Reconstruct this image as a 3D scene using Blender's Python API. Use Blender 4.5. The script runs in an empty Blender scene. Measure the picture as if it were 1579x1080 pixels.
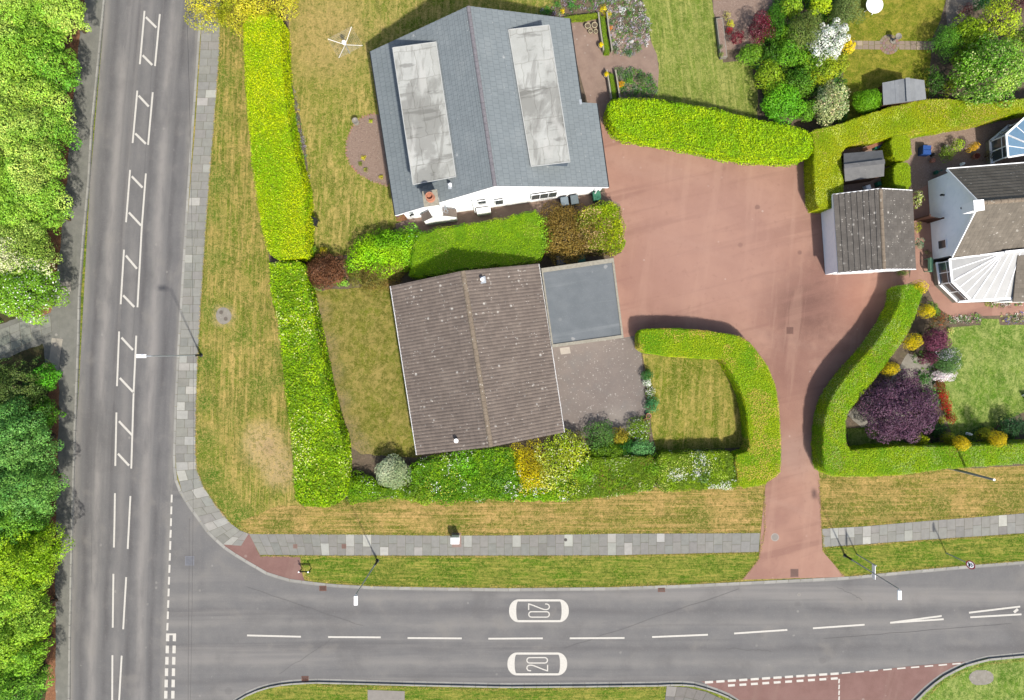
import bpy, math, random
import numpy as np
from mathutils import Vector
from mathutils.geometry import tessellate_polygon
random.seed(7); rng = np.random.default_rng(7)
SC = bpy.context.scene; COL = SC.collection

# ---------------------------------------------------------------- camera, sky, sun, exposure
S = 0.048            # metres per photo pixel on the ground
H = 51.0             # height of the drone above the ground
CX, CY = 789.5, 540.0
cam_d = bpy.data.cameras.new("camera"); cam = bpy.data.objects.new("camera", cam_d); COL.objects.link(cam)
cam.location = (0, 0, H); cam.rotation_euler = (0, 0, 0)
cam_d.sensor_width = 36; cam_d.lens = 36 * H / (1579 * S); cam_d.clip_end = 2000; cam_d.clip_start = 0.5
SC.camera = cam
SUN_ELEV = math.radians(52.5); SUN_AZ = math.radians(155)      # compass bearing the sun shines from
w = bpy.data.worlds.new("World"); SC.world = w; w.use_nodes = True
wn = w.node_tree; bg = wn.nodes["Background"]
sky = wn.nodes.new("ShaderNodeTexSky"); sky.sky_type = 'NISHITA'; sky.sun_disc = False
sky.sun_elevation = SUN_ELEV; sky.sun_rotation = SUN_AZ; sky.dust_density = 2.5; sky.air_density = 0.9; sky.ozone_density = 0.3
wn.links.new(sky.outputs[0], bg.inputs[0]); bg.inputs[1].default_value = 0.125
sl = bpy.data.lights.new("sun", 'SUN'); sl.energy = 3.9; sl.angle = math.radians(2.2); sl.color = (1, 0.95, 0.86)
so = bpy.data.objects.new("sun", sl); COL.objects.link(so)
sd = Vector((math.sin(SUN_AZ) * math.cos(SUN_ELEV), math.cos(SUN_AZ) * math.cos(SUN_ELEV), math.sin(SUN_ELEV)))
so.rotation_euler = (-sd).to_track_quat('-Z', 'Y').to_euler(); so.location = sd * 60
SC.view_settings.view_transform = 'Standard'; SC.view_settings.look = 'None'
SC.view_settings.exposure = 0.8; SC.view_settings.gamma = 1

# ---------------------------------------------------------------- helpers
def W(px, py, z=0.1):
    k = S * (1 - z / H)
    return Vector(((px - CX) * k, (CY - py) * k, z))
def lin(c): return tuple((v / 255 / 12.92) if v / 255 <= 0.04045 else ((v / 255 + 0.055) / 1.055) ** 2.4 for v in c)
KD = 2.3
def A(r, g, b, k=KD):                      # albedo of a surface that shows as this sRGB colour in the open sun
    return tuple(min(0.85, v / k) for v in lin((r, g, b)))
def tag(o, label=None, cat=None, group=None, kind=None):
    if label: o['label'] = label
    if cat: o['category'] = cat
    if group: o['group'] = group
    if kind: o['kind'] = kind
    return o
def E(name, label, cat, loc, group=None, rz=0):
    o = bpy.data.objects.new(name, None); o.empty_display_size = 0.3; COL.objects.link(o)
    o.location = loc; o.rotation_euler = (0, 0, rz)
    return tag(o, label, cat, group)
def hsh(x, y, s): 
    v = np.sin(x * 127.1 + y * 311.7 + s * 74.7) * 43758.5453
    return v - np.floor(v)
def vn(x, y, s=0):
    xi, yi = np.floor(x), np.floor(y); fx, fy = x - xi, y - yi
    fx = fx * fx * (3 - 2 * fx); fy = fy * fy * (3 - 2 * fy)
    a, b, c, d = hsh(xi, yi, s), hsh(xi + 1, yi, s), hsh(xi, yi + 1, s), hsh(xi + 1, yi + 1, s)
    return (a * (1 - fx) + b * fx) * (1 - fy) + (c * (1 - fx) + d * fx) * fy
def fbm(x, y, s=0): return (vn(x, y, s) * 4 + vn(x * 2.1, y * 2.1, s + 1) * 2 + vn(x * 4.3, y * 4.3, s + 2)) / 7

class MB:
    def __init__(s): s.v = []; s.f = []; s.m = []; s.uv = []; s.c = []; s.col = None; s.mi = 0
    def face(s, pts, uv=None):
        i = len(s.v); s.v += [tuple(p) for p in pts]; s.f.append(tuple(range(i, i + len(pts)))); s.m.append(s.mi)
        s.uv += list(uv) if uv else [(p[0], p[1]) for p in pts]
        if s.col is not None: s.c += [s.col] * len(pts)
        return s
    def box(s, c, d, rz=0, taper=1.0):
        ca, sa = math.cos(rz), math.sin(rz); P = []
        for z in (-1, 1):
            t = taper if z > 0 else 1
            for x, y in ((-1, -1), (1, -1), (1, 1), (-1, 1)):
                x2, y2 = x * d[0] / 2 * t, y * d[1] / 2 * t
                P.append((c[0] + x2 * ca - y2 * sa, c[1] + x2 * sa + y2 * ca, c[2] + z * d[2] / 2))
        for q in ((3, 2, 1, 0), (4, 5, 6, 7), (0, 1, 5, 4), (1, 2, 6, 5), (2, 3, 7, 6), (3, 0, 4, 7)): s.face([P[i] for i in q])
        return s
    def prism(s, poly, z0, z1, bottom=False, top=True):
        n = len(poly); P = [(p[0], p[1]) for p in poly]
        ar = sum(P[i][0] * P[(i + 1) % n][1] - P[(i + 1) % n][0] * P[i][1] for i in range(n))
        if ar < 0: P = P[::-1]
        for t in tessellate_polygon([[Vector((p[0], p[1], 0)) for p in P]]):
            a, b, c = (P[i] for i in t)
            if (b[0] - a[0]) * (c[1] - a[1]) - (b[1] - a[1]) * (c[0] - a[0]) < 0: b, c = c, b
            if top: s.face([(q[0], q[1], z1) for q in (a, b, c)])
            if bottom: s.face([(q[0], q[1], z0) for q in (c, b, a)])
        if z0 < z1:
            for i in range(n):
                a, b = P[i], P[(i + 1) % n]
                s.face([(a[0], a[1], z0), (b[0], b[1], z0), (b[0], b[1], z1), (a[0], a[1], z1)])
        return s
    def tube(s, pts, rad, n=8, cap=True):
        pts = [Vector(p) for p in pts]; rings = []
        if not hasattr(rad, '__len__'): rad = [rad] * len(pts)
        for i, p in enumerate(pts):
            d = (pts[min(i + 1, len(pts) - 1)] - pts[max(i - 1, 0)]).normalized()
            u = d.cross(Vector((0, 0, 1)) if abs(d.z) < 0.9 else Vector((1, 0, 0))).normalized(); v = d.cross(u)
            rings.append([p + (u * math.cos(k * 2 * math.pi / n) + v * math.sin(k * 2 * math.pi / n)) * rad[i] for k in range(n)])
        for a, b in zip(rings, rings[1:]):
            for k in range(n): s.face([a[(k + 1) % n], a[k], b[k], b[(k + 1) % n]])
        if cap: s.face(rings[0]); s.face(rings[-1][::-1])
        return s
    def lathe(s, c, prof, n=20):
        for (r0, z0), (r1, z1) in zip(prof, prof[1:]):
            for k in range(n):
                a, b = k * 2 * math.pi / n, (k + 1) * 2 * math.pi / n
                q = [(c[0] + r0 * math.cos(a), c[1] + r0 * math.sin(a), c[2] + z0), (c[0] + r0 * math.cos(b), c[1] + r0 * math.sin(b), c[2] + z0),
                     (c[0] + r1 * math.cos(b), c[1] + r1 * math.sin(b), c[2] + z1), (c[0] + r1 * math.cos(a), c[1] + r1 * math.sin(a), c[2] + z1)]
                if r0 < 1e-5: q = [q[0], q[2], q[3]]
                elif r1 < 1e-5: q = q[:3]
                s.face(q)
        return s
    def build(s, name, mats, parent=None, smooth=False):
        me = bpy.data.meshes.new(name); off = Vector(parent.location) if parent else Vector((0, 0, 0))
        if parent and parent.parent: off = off + Vector(parent.parent.location)
        V = np.array(s.v, dtype=float) - np.array(off)
        if parent and not parent.parent and parent.type == 'EMPTY' and abs(parent.rotation_euler.z) > 1e-6:
            a = -parent.rotation_euler.z; x, y = V[:, 0].copy(), V[:, 1].copy()
            V[:, 0] = x * math.cos(a) - y * math.sin(a); V[:, 1] = x * math.sin(a) + y * math.cos(a)
        me.from_pydata(V.tolist(), [], s.f)
        for m in (mats if isinstance(mats, (list, tuple)) else [mats]): me.materials.append(m)
        me.polygons.foreach_set("material_index", s.m)
        uvl = me.uv_layers.new(name="UVMap"); uvl.data.foreach_set("uv", np.array(s.uv, dtype=np.float32).ravel())
        if s.c:
            at = me.color_attributes.new("col", 'FLOAT_COLOR', 'POINT')
            at.data.foreach_set("color", np.array([(*c[:3], 1) for c in s.c], dtype=np.float32).ravel())
        if smooth: me.polygons.foreach_set("use_smooth", [True] * len(s.f))
        me.update()
        o = bpy.data.objects.new(name, me); COL.objects.link(o)
        if parent: o.parent = parent
        return o

# ---------------------------------------------------------------- materials
def newmat(name):
    m = bpy.data.materials.new(name); m.use_nodes = True; nt = m.node_tree
    return m, nt, nt.nodes["Principled BSDF"]
def mixc(nt, fac, a, b, blend='MIX'):
    n = nt.nodes.new("ShaderNodeMix"); n.data_type = 'RGBA'; n.blend_type = blend
    for k, v in ((0, fac), (6, a), (7, b)):
        if hasattr(v, 'is_output') or hasattr(v, 'links'): nt.links.new(v, n.inputs[k])
        else: n.inputs[k].default_value = (*v, 1) if hasattr(v, '__len__') else v
    return n.outputs[2]
def coords(nt, src='Object', scale=(1, 1, 1), rot=0):
    tc = nt.nodes.new("ShaderNodeTexCoord"); mp = nt.nodes.new("ShaderNodeMapping")
    mp.vector_type = 'POINT'; mp.inputs['Scale'].default_value = scale
    if rot:
        m0 = nt.nodes.new("ShaderNodeMapping"); m0.inputs['Rotation'].default_value = (0, 0, rot)
        nt.links.new(tc.outputs[src], m0.inputs[0]); nt.links.new(m0.outputs[0], mp.inputs[0])
    else: nt.links.new(tc.outputs[src], mp.inputs[0])
    return mp.outputs[0]
def noise(nt, vec, scale, detail=6, rough=0.6, dist=0):
    n = nt.nodes.new("ShaderNodeTexNoise"); nt.links.new(vec, n.inputs['Vector'])
    n.inputs['Scale'].default_value = scale; n.inputs['Detail'].default_value = detail
    n.inputs['Roughness'].default_value = rough; n.inputs['Distortion'].default_value = dist
    return n.outputs[0]
def step(nt, v, lo, hi, to=1.0):
    n = nt.nodes.new("ShaderNodeMapRange"); n.interpolation_type = 'SMOOTHSTEP'; nt.links.new(v, n.inputs[0])
    n.inputs[1].default_value = lo; n.inputs[2].default_value = hi; n.inputs[4].default_value = to
    return n.outputs[0]
def math_(nt, op, a, b=None):
    n = nt.nodes.new("ShaderNodeMath"); n.operation = op
    for k, v in ((0, a), (1, b)):
        if v is None: continue
        if hasattr(v, 'links'): nt.links.new(v, n.inputs[k])
        else: n.inputs[k].default_value = v
    return n.outputs[0]
def surf(name, c1, c2, scale=3, layers=(), rough=0.9, bump=0.0, bscale=40, src='Object', attr=False, detail=8, spec=0.3, metal=0):
    """layers: ('n', scale, stretch, rot, lo, hi, colour, strength) noise mask; ('s', (x,y), r, soft, colour, strength) worn spot;
       ('v', scale, thr, colour, strength) specks"""
    m, nt, p = newmat(name)
    v = coords(nt, src)
    col = mixc(nt, step(nt, noise(nt, v, scale, detail, 0.65), 0.3, 0.7), c1, c2)
    if attr:
        at = nt.nodes.new("ShaderNodeAttribute"); at.attribute_name = "col"
        col = mixc(nt, 1.0, col, at.outputs[0], 'MULTIPLY')
    for L in layers:
        if L[0] == 'n':
            _, sc, st, ro, lo, hi, c, k = L
            msk = step(nt, noise(nt, coords(nt, src, st, ro), sc, 6, 0.6, 0.3), lo, hi, k)
        elif L[0] == 'b':
            _, ax, cs, hw, c, k = L
            sx_ = nt.nodes.new("ShaderNodeSeparateXYZ"); nt.links.new(v, sx_.inputs[0])
            u_ = math_(nt, 'ADD', sx_.outputs[ax], math_(nt, 'MULTIPLY', noise(nt, coords(nt, src, (.25, .25, 1)), 1.0, 5, 0.65), 0.7)); msk = None
            for c0 in cs:
                d_ = math_(nt, 'ABSOLUTE', math_(nt, 'SUBTRACT', u_, c0 + 0.35)); n = nt.nodes.new("ShaderNodeMapRange"); n.interpolation_type = 'SMOOTHSTEP'; nt.links.new(d_, n.inputs[0])
                n.inputs[1].default_value = 0; n.inputs[2].default_value = hw; n.inputs[3].default_value = k; n.inputs[4].default_value = 0
                msk = n.outputs[0] if msk is None else math_(nt, 'MAXIMUM', msk, n.outputs[0])
            msk = math_(nt, 'MULTIPLY', msk, step(nt, noise(nt, coords(nt, src, (1.2, .3, 1) if ax == 0 else (.3, 1.2, 1)), .6, 6, .65), .3, .6))
        elif L[0] == 's':
            _, ct, r, soft, c, k = L
            d = nt.nodes.new("ShaderNodeVectorMath"); d.operation = 'DISTANCE'; nt.links.new(v, d.inputs[0]); d.inputs[1].default_value = (ct[0], ct[1], 0.1)
            dd = math_(nt, 'ADD', d.outputs[1], math_(nt, 'MULTIPLY', noise(nt, v, 1.2, 6, 0.7), r * 1.3))
            n = nt.nodes.new("ShaderNodeMapRange"); n.interpolation_type = 'SMOOTHSTEP'; nt.links.new(dd, n.inputs[0])
            n.inputs[1].default_value = r * 1.6 - soft; n.inputs[2].default_value = r * 1.6 + soft; n.inputs[3].default_value = k; n.inputs[4].default_value = 0
            msk = n.outputs[0]
        else:
            _, sc, thr, c, k = L
            vo = nt.nodes.new("ShaderNodeTexVoronoi"); vo.inputs['Scale'].default_value = sc; nt.links.new(v, vo.inputs['Vector'])
            sp = nt.nodes.new("ShaderNodeSeparateColor"); nt.links.new(vo.outputs['Color'], sp.inputs[0])
            a = step(nt, vo.outputs['Distance'], 0.42, 0.25)
            a.node.inputs[1].default_value = 0.22; a.node.inputs[2].default_value = 0.4; a.node.inputs[3].default_value = 1; a.node.inputs[4].default_value = 0
            msk = math_(nt, 'MULTIPLY', math_(nt, 'MULTIPLY', a, step(nt, sp.outputs[0], thr, thr + 0.02)), k)
        col = mixc(nt, msk, col, c)
    nt.links.new(col, p.inputs['Base Color']); p.inputs['Roughness'].default_value = rough
    p.inputs['Specular IOR Level'].default_value = spec; p.inputs['Metallic'].default_value = metal
    if bump:
        b = nt.nodes.new("ShaderNodeBump"); b.inputs['Strength'].default_value = bump; b.inputs['Distance'].default_value = 0.05
        nt.links.new(noise(nt, v, bscale, 4, 0.7), b.inputs['Height']); nt.links.new(b.outputs[0], p.inputs['Normal'])
    return m
def plain(name, c, rough=0.5, metal=0, var=0.12):
    c = tuple(c); d = tuple(x * (1 - var) for x in c)
    return surf(name, c, d, 6, rough=rough, metal=metal)
def ground_xy(px, py): p = W(px, py); return (p.x, p.y)

ASPH = A(150, 147, 143); 
def asphalt(name, lo, hi, stretch, bands=()):
    return surf(name, lo, hi, 0.5, [*bands,
        ('n', 1.0, stretch, 0, 0.5, 0.7, A(164, 160, 156), 0.8),
        ('n', 1.0, (stretch[0] * 1.3, stretch[1] * 1.6, 1), 0.0, 0.54, 0.72, A(112, 111, 112), 0.7),
        ('n', 0.22, (1, 1, 1), 0, 0.5, 0.7, A(118, 116, 115), 0.5), ('n', 0.5, (1, 1, 1), 0, 0.55, 0.7, A(160, 155, 148), 0.35),
        ('n', 10, (1, 1, 1), 0, 0.5, 0.8, A(168, 164, 160), 0.4), ('n', 26, (1, 1, 1), 0, 0.5, 0.75, A(104, 103, 103), 0.4),
        ('v', 1.1, 0.975, A(112, 110, 109), 0.3), ('v', 3.3, 0.985, A(190, 186, 178), 0.5)], bump=0.25, bscale=60, src='UV', detail=10)
M_road = asphalt("asphalt_main", A(126, 125, 125), A(138, 136, 135), (0.62, 0.012, 1), [('b', 0, (.95, 2.65, 4.35, 6.1), .34, A(104, 102, 103), .75), ('b', 0, (1.75, 5.25), .62, A(178, 173, 168), .75), ('b', 0, (3.5,), .5, A(164, 160, 156), .5), ('b', 0, (0.1, 7.2), .5, A(172, 168, 160), .7)])
yb = lambda y: (1400 - y) / 760 * 36.5
M_road2 = asphalt("asphalt_side", A(132, 131, 131), A(144, 142, 140), (0.018, 0.5, 1), [('b', 1, [yb(y) for y in (942, 1000, 1050)], .5, A(112, 110, 111), .55), ('b', 1, [yb(y) for y in (922, 962, 1022)], .5, A(166, 162, 157), .55)])
M_tar = surf("pavement_tarmac", A(134, 134, 126), A(150, 149, 140), 2, [('n', 1, (1, 0.08, 1), 0, 0.5, 0.75, A(112, 114, 98), 0.5), ('n', 25, (1, 1, 1), 0, 0.5, 0.9, A(168, 164, 152), 0.4), ('v', 3, 0.975, A(200, 195, 185), 0.6)], bump=0.3)
M_kerb = surf("kerb_concrete", A(186, 184, 176), A(168, 166, 158), 5, [('n', 12, (1, 1, 1), 0, 0.5, 0.8, A(140, 138, 128), 0.5)], bump=0.2)
M_slab = surf("paving_slab", (1, 1, 1), (0.86, 0.86, 0.86), 3, [('n', 18, (1, 1, 1), 0, 0.5, 0.85, A(150, 148, 140), 0.35)], attr=True, bump=0.2)
M_gap = surf("slab_joint", A(120, 116, 100), A(140, 136, 118), 5, rough=1)
M_white = surf("road_paint", A(244, 240, 230), A(228, 224, 214), 8, [('n', 26, (1, 1, 1), 0, 0.56, 0.8, A(176, 172, 166), 0.75)], rough=0.7)
M_red = surf("red_tarmac", A(200, 156, 136), A(186, 142, 124), 0.35, [
    ('n', 1, (0.07, 0.5, 1), 0.3, 0.5, 0.75, A(204, 166, 148), 0.5), ('n', 0.14, (1, 1, 1), 0, 0.45, 0.7, A(158, 116, 106), 0.5),
    ('s', ground_xy(1238, 475), 2.6, 2.2, A(120, 84, 76), 0.8), ('s', ground_xy(1288, 405), 1.6, 1.4, A(128, 90, 82), 0.6), ('s', ground_xy(1345, 500), 1.3, 1.2, A(120, 84, 78), 0.6), ('s', ground_xy(1215, 560), 1.8, 1.4, A(140, 100, 90), 0.5), ('s', ground_xy(1000, 420), 2.4, 2, A(172, 128, 114), 0.5), ('n', 1, (0.06, 0.9, 1), -0.25, 0.5, 0.64, A(166, 124, 110), 0.6), ('n', 1, (0.9, 0.08, 1), 0.1, 0.52, 0.64, A(214, 174, 152), 0.25), ('s', ground_xy(1225, 700), 1.4, 1.2, A(196, 164, 150), .5),
    ('s', ground_xy(1100, 380), 5.5, 3, A(200, 158, 142), 0.4), ('s', ground_xy(1330, 470), 1.6, 1.2, A(196, 140, 118), 0.5),
    ('n', 18, (1, 1, 1), 0, 0.5, 0.9, A(208, 172, 156), 0.4), ('n', 3, (1, 1, 1), 0, 0.56, 0.75, A(164, 120, 108), 0.35),
    ('v', 1.6, 0.975, A(120, 90, 84), 0.5), ('v', 4, 0.985, A(225, 205, 190), 0.7)], bump=0.35, bscale=50, detail=12)
M_red2 = surf("red_tarmac_worn", A(160, 124, 116), A(146, 110, 102), 0.8, [('n', 1, (0.5, 0.06, 1), 0.25, 0.5, 0.75, A(182, 156, 142), 0.5), ('n', 20, (1, 1, 1), 0, 0.5, 0.9, A(190, 165, 150), 0.4), ('v', 3, 0.97, A(210, 200, 190), 0.5)], bump=0.3)
M_soil = surf("garden_soil", A(112, 98, 82), A(140, 122, 102), 4, [('n', 14, (1, 1, 1), 0, 0.48, 0.7, A(84, 74, 60), 0.5), ('n', 1.5, (1, 1, 1), 0, 0.5, 0.7, A(96, 100, 60), 0.4), ('v', 9, 0.9, A(176, 160, 136), 0.5)], bump=0.6)
M_litter = surf("leaf_litter", A(186, 132, 94), A(150, 104, 74), 5, [('n', 22, (1, 1, 1), 0, 0.48, 0.7, A(96, 62, 44), 0.7), ('v', 14, 0.85, A(214, 166, 122), 0.7)], bump=0.6)
M_wood = surf("woodland_floor", A(70, 76, 36), A(96, 84, 52), 3, bump=0.6)
def grass(name, g1, g2, straw, rot, stretch=(3.0, 0.16, 1), k=0.75, extra=(), big=0.35):
    sx_, sy_ = stretch[0], stretch[1]; pale = tuple(min(.8, x * 1.3) for x in straw); dk = tuple(x * .6 for x in g1)
    return surf(name, g1, g2, 0.9, [
        ('n', big, (1, 1, 1), 0, 0.44, 0.58, straw, k * .85),
        ('n', big * .8, (1, 1, 1), 1.3, 0.52, 0.64, tuple(x * .72 for x in g1), .7), ('n', 1.0, stretch, rot, 0.48, 0.6, straw, k * .85), ('n', 1.0, (sx_ * 2.6, sy_ * 3.2, 1), rot, 0.5, 0.62, pale, .55), ('n', 1.1, (sx_ * 1.9, sy_ * 2.6, 1), rot, 0.5, 0.62, dk, .6),
        ('n', 1.6, (1, 1, 1), 0, 0.5, 0.66, g1, .5), *extra,
        ('n', 5, (1, 1, 1), 0, 0.52, 0.64, pale, 0.45), ('n', 4.2, (1, 1, 1), 0.5, 0.5, 0.62, dk, 0.55),
        ('n', 13, (1, 1, 1), 0, 0.48, 0.62, pale, 0.42), ('n', 11, (1, 1, 1), 0.5, 0.52, 0.64, dk, 0.5)], bump=0.9, bscale=28, detail=10, rough=1.0, spec=0.1)
STR = A(222, 196, 128)
M_vergeL = grass("verge_grass_left", A(112, 140, 38), A(146, 156, 58), A(216, 186, 114), 0.03, (2.2, 0.1, 1), 0.6, [*[('s', ground_xy(x, y), r, .7, A(86, 132, 34), k) for x, y, r, k in ((345, 120, .8, .55), (335, 280, .9, .6), (332, 400, .8, .6), (322, 480, .6, .7), (318, 560, .6, .8), (316, 620, .7, .85), (318, 680, .8, .9), (326, 735, .9, .95), (345, 775, .9, .95), (372, 800, .9, .9), (400, 600, .9, .5), (372, 520, .7, .55), (360, 640, .7, .4), (424, 590, .5, .75), (428, 545, .5, .7), (430, 800, .7, .7), (340, 180, .7, .55), (330, 330, .6, .6))],
    ('s', ground_xy(408, 690), 1.5, 1.0, A(222, 194, 144), 0.85), ('s', ground_xy(432, 725), 1.3, 0.8, A(220, 192, 144), 0.85), ('s', ground_xy(400, 672), .9, 0.8, A(226, 198, 146), 0.7), ('s', ground_xy(414, 690), .5, 0.5, A(186, 160, 128), 0.6),
    ('s', ground_xy(318, 700), 1.0, 0.8, A(120, 146, 40), 0.6), ('s', ground_xy(340, 770), 1.5, 0.9, A(118, 142, 44), 0.6), ('s', ground_xy(345, 487), 0.8, 0.35, A(206, 184, 140), 0.8)])
M_vergeB = grass("verge_grass_bottom", A(122, 136, 44), A(160, 154, 70), A(226, 186, 122), 0, (0.1, 2.6, 1), 0.66, [*[('s', ground_xy(x, y), r, .6, A(96, 126, 34), k) for x, y, r, k in ((430, 812, .9, .6), (700, 812, .7, .5), (830, 812, .8, .5), (1080, 800, 1.0, .55), (1300, 796, .9, .6), (1360, 785, 1.1, .6), (1450, 778, 1.0, .6), (1560, 770, 1.2, .6), (560, 806, .7, .4), (960, 806, .7, .4))]])
M_vergeG = grass("roadside_grass", A(84, 132, 24), A(114, 150, 38), A(190, 176, 90), 0, (0.25, 2.2, 1), 0.42)
M_lawnA = grass("lawn_dry", A(122, 148, 42), A(160, 166, 72), A(214, 188, 116), 0.05, (1.6, 0.18, 1), 0.5, [('s', ground_xy(535, 225), 1.4, 1, A(120, 152, 40), .5), ('s', ground_xy(500, 130), 1.8, 1, A(140, 156, 50), .5), ('s', ground_xy(500, 60), 3.2, 1.5, A(206, 180, 116), 0.75)])
M_lawnB = grass("lawn_patchy", A(124, 138, 40), A(156, 152, 66), A(184, 164, 98), 0.1, (0.9, 0.5, 1), 0.5, [('s', ground_xy(x, y), r, .8, A(166, 146, 118), .75) for x, y, r in ((490, 480, .8), (500, 530, .9), (510, 575, .9), (522, 620, .9), (534, 660, .8), (548, 695, 1.1))], big=0.5)
M_lawnC = grass("lawn_striped", A(118, 144, 30), A(152, 158, 50), A(208, 184, 108), 0.08, (1.5, 0.12, 1), 0.45, [('b', 0, [W(x, 620).x for x in (1020, 1041, 1062, 1083, 1104, 1125)], .34, A(98, 128, 30), .6)])
M_lawnD = grass("lawn_mown", A(124, 154, 52), A(152, 170, 76), A(190, 188, 110), -0.12, (2.0, 0.1, 1), 0.42)
M_lawnE = grass("lawn_small", A(126, 148, 34), A(150, 158, 46), A(184, 168, 76), 0.0, (0.6, 0.6, 1), 0.42)
M_lawnF = grass("lawn_lush", A(104, 152, 40), A(140, 172, 62), A(186, 194, 116), 0.1, (1.2, 0.5, 1), 0.5, big=0.45)
M_pave = surf("brown_paving", A(176, 150, 134), A(160, 136, 122), 1.5, [('n', 20, (1, 1, 1), 0, 0.5, 0.8, A(196, 174, 156), 0.5), ('v', 5, 0.93, A(205, 190, 175), 0.6), ('n', 1, (1, 1, 1), 0, 0.5, 0.7, A(150, 124, 110), 0.5)], bump=0.3)
M_drive = surf("grey_brown_drive", A(152, 140, 132), A(142, 131, 124), 0.8, [('n', 18, (1, 1, 1), 0, 0.5, 0.8, A(168, 156, 146), 0.5),
    ('v', 9, 0.86, A(206, 200, 192), 0.8), ('v', 5.5, 0.93, A(206, 200, 190), 0.75), ('n', 7, (1, 1, 1), 0, 0.55, 0.7, A(180, 172, 162), 0.4), ('s', ground_xy(955, 650), 1.2, .9, A(186, 178, 168), .4), ('n', 0.6, (1, 1, 1), 0, 0.5, 0.7, A(138, 134, 130), 0.5)], bump=0.3)
M_gravel = surf("gravel", A(176, 152, 136), A(158, 134, 120), 8, [('v', 12, 0.7, A(206, 186, 170), 0.8), ('v', 9, 0.8, A(120, 100, 90), 0.6)], bump=0.5)
M_flag = surf("flagstone", A(170, 158, 140), A(146, 136, 120), 3, [('v', 5, 0.85, A(200, 190, 170), 0.4)], bump=0.4)
M_conc = surf("concrete", A(176, 170, 158), A(156, 150, 138), 3, [('v', 6, 0.8, A(205, 198, 186), 0.5)], bump=0.3)
M_brk = surf("brick_edging", A(186, 128, 100), A(160, 108, 86), 6, bump=0.3)
def attr_mat(name, rough=0.9):
    return surf(name, (1, 1, 1), (0.8, 0.8, 0.8), 6, attr=True, rough=rough)
M_attr = attr_mat("painted_by_piece", 0.6)

def foliage_mat():
    m, nt, p = newmat("foliage")
    at = nt.nodes.new("ShaderNodeAttribute"); at.attribute_name = "col"
    nt.links.new(at.outputs[0], p.inputs['Base Color']); p.inputs['Roughness'].default_value = 0.5; p.inputs['Specular IOR Level'].default_value = 0.2
    tr = nt.nodes.new("ShaderNodeBsdfTranslucent"); mx = nt.nodes.new("ShaderNodeMixShader"); mx.inputs[0].default_value = 0.28
    nt.links.new(at.outputs[0], tr.inputs[0]); nt.links.new(p.outputs[0], mx.inputs[1]); nt.links.new(tr.outputs[0], mx.inputs[2])
    nt.links.new(mx.outputs[0], nt.nodes["Material Output"].inputs[0]); return m
M_leaf = foliage_mat()
M_twig = surf("hedge_inside", A(58, 62, 26), A(44, 44, 24), 6, bump=0.8, rough=1)
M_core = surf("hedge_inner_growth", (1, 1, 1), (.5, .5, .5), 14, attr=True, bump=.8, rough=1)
M_bark = surf("bark", A(120, 100, 78), A(86, 70, 54), 8, bump=0.6, rough=1)

# ---------------------------------------------------------------- foliage
def leaves(name, P, N, size, colr, parent, aspect=0.6, asp_cup=0.12):
    n = len(P); P = np.asarray(P, float); N = np.asarray(N, float)
    N = N / np.maximum(1e-6, np.linalg.norm(N, axis=1))[:, None]
    r = rng.normal(size=(n, 3)); t = np.cross(N, r); t /= np.maximum(1e-6, np.linalg.norm(t, axis=1))[:, None]; b = np.cross(N, t)
    sz = (np.asarray(size) * np.ones(n))[:, None]
    off = np.array(parent.location) if parent else np.zeros(3)
    V = np.stack([P + t * sz * .5, P + b * sz * .5 * aspect + N * sz * asp_cup, P - t * sz * .5, P - b * sz * .5 * aspect + N * sz * asp_cup], axis=1).reshape(-1, 3) - off
    me = bpy.data.meshes.new(name); me.vertices.add(4 * n); me.loops.add(4 * n); me.polygons.add(n)
    me.vertices.foreach_set("co", V.astype(np.float32).ravel())
    me.loops.foreach_set("vertex_index", np.arange(4 * n, dtype=np.int32))
    me.polygons.foreach_set("loop_start", np.arange(0, 4 * n, 4, dtype=np.int32)); me.polygons.foreach_set("loop_total", np.full(n, 4, dtype=np.int32))
    at = me.color_attributes.new("col", 'FLOAT_COLOR', 'POINT')
    C = np.concatenate([np.clip(colr, 0, 0.95), np.ones((n, 1))], axis=1); at.data.foreach_set("color", np.repeat(C, 4, axis=0).astype(np.float32).ravel())
    me.materials.append(M_leaf); me.update(calc_edges=True)
    o = bpy.data.objects.new(name, me); COL.objects.link(o)
    if parent: o.parent = parent
    return o
KF = 1.2
def F(r, g, b, k=KF): return np.array(A(r, g, b, k))
def leafcol(P, pal, var=0.22, acc=None, pscale=0.8, seed=1):
    """pal: colours blended by patches; acc: [(colour, share, patch scale or None)]"""
    n = len(P); f = fbm(P[:, 0] * pscale + seed, P[:, 1] * pscale + P[:, 2] * pscale, seed); f = np.clip((f - 0.25) / 0.5, 0, 0.999) * (len(pal) - 1)
    i = np.minimum(f.astype(int), len(pal) - 2) if len(pal) > 1 else np.zeros(n, int); fr = (f - i)[:, None]
    pl = np.array(pal if len(pal) > 1 else [pal[0], pal[0]]); C = pl[i] * (1 - fr) + pl[np.minimum(i + 1, len(pl) - 1)] * fr
    C = C * (1 + rng.normal(0, var, n))[:, None].clip(0.35, 1.8)
    C[:, 0] *= 1 + rng.normal(0, 0.08, n)
    for (c, sh, ps) in (acc or []):
        if ps: q = fbm(P[:, 0] * ps + 9, P[:, 1] * ps + 5, seed + 3); pr = np.clip((q - 0.5) * 6, 0, 1) * sh * 2
        else: pr = np.full(n, sh)
        k = rng.random(n) < pr; C[k] = np.array(c) * rng.uniform(0.8, 1.15, k.sum())[:, None]
    return C
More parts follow.
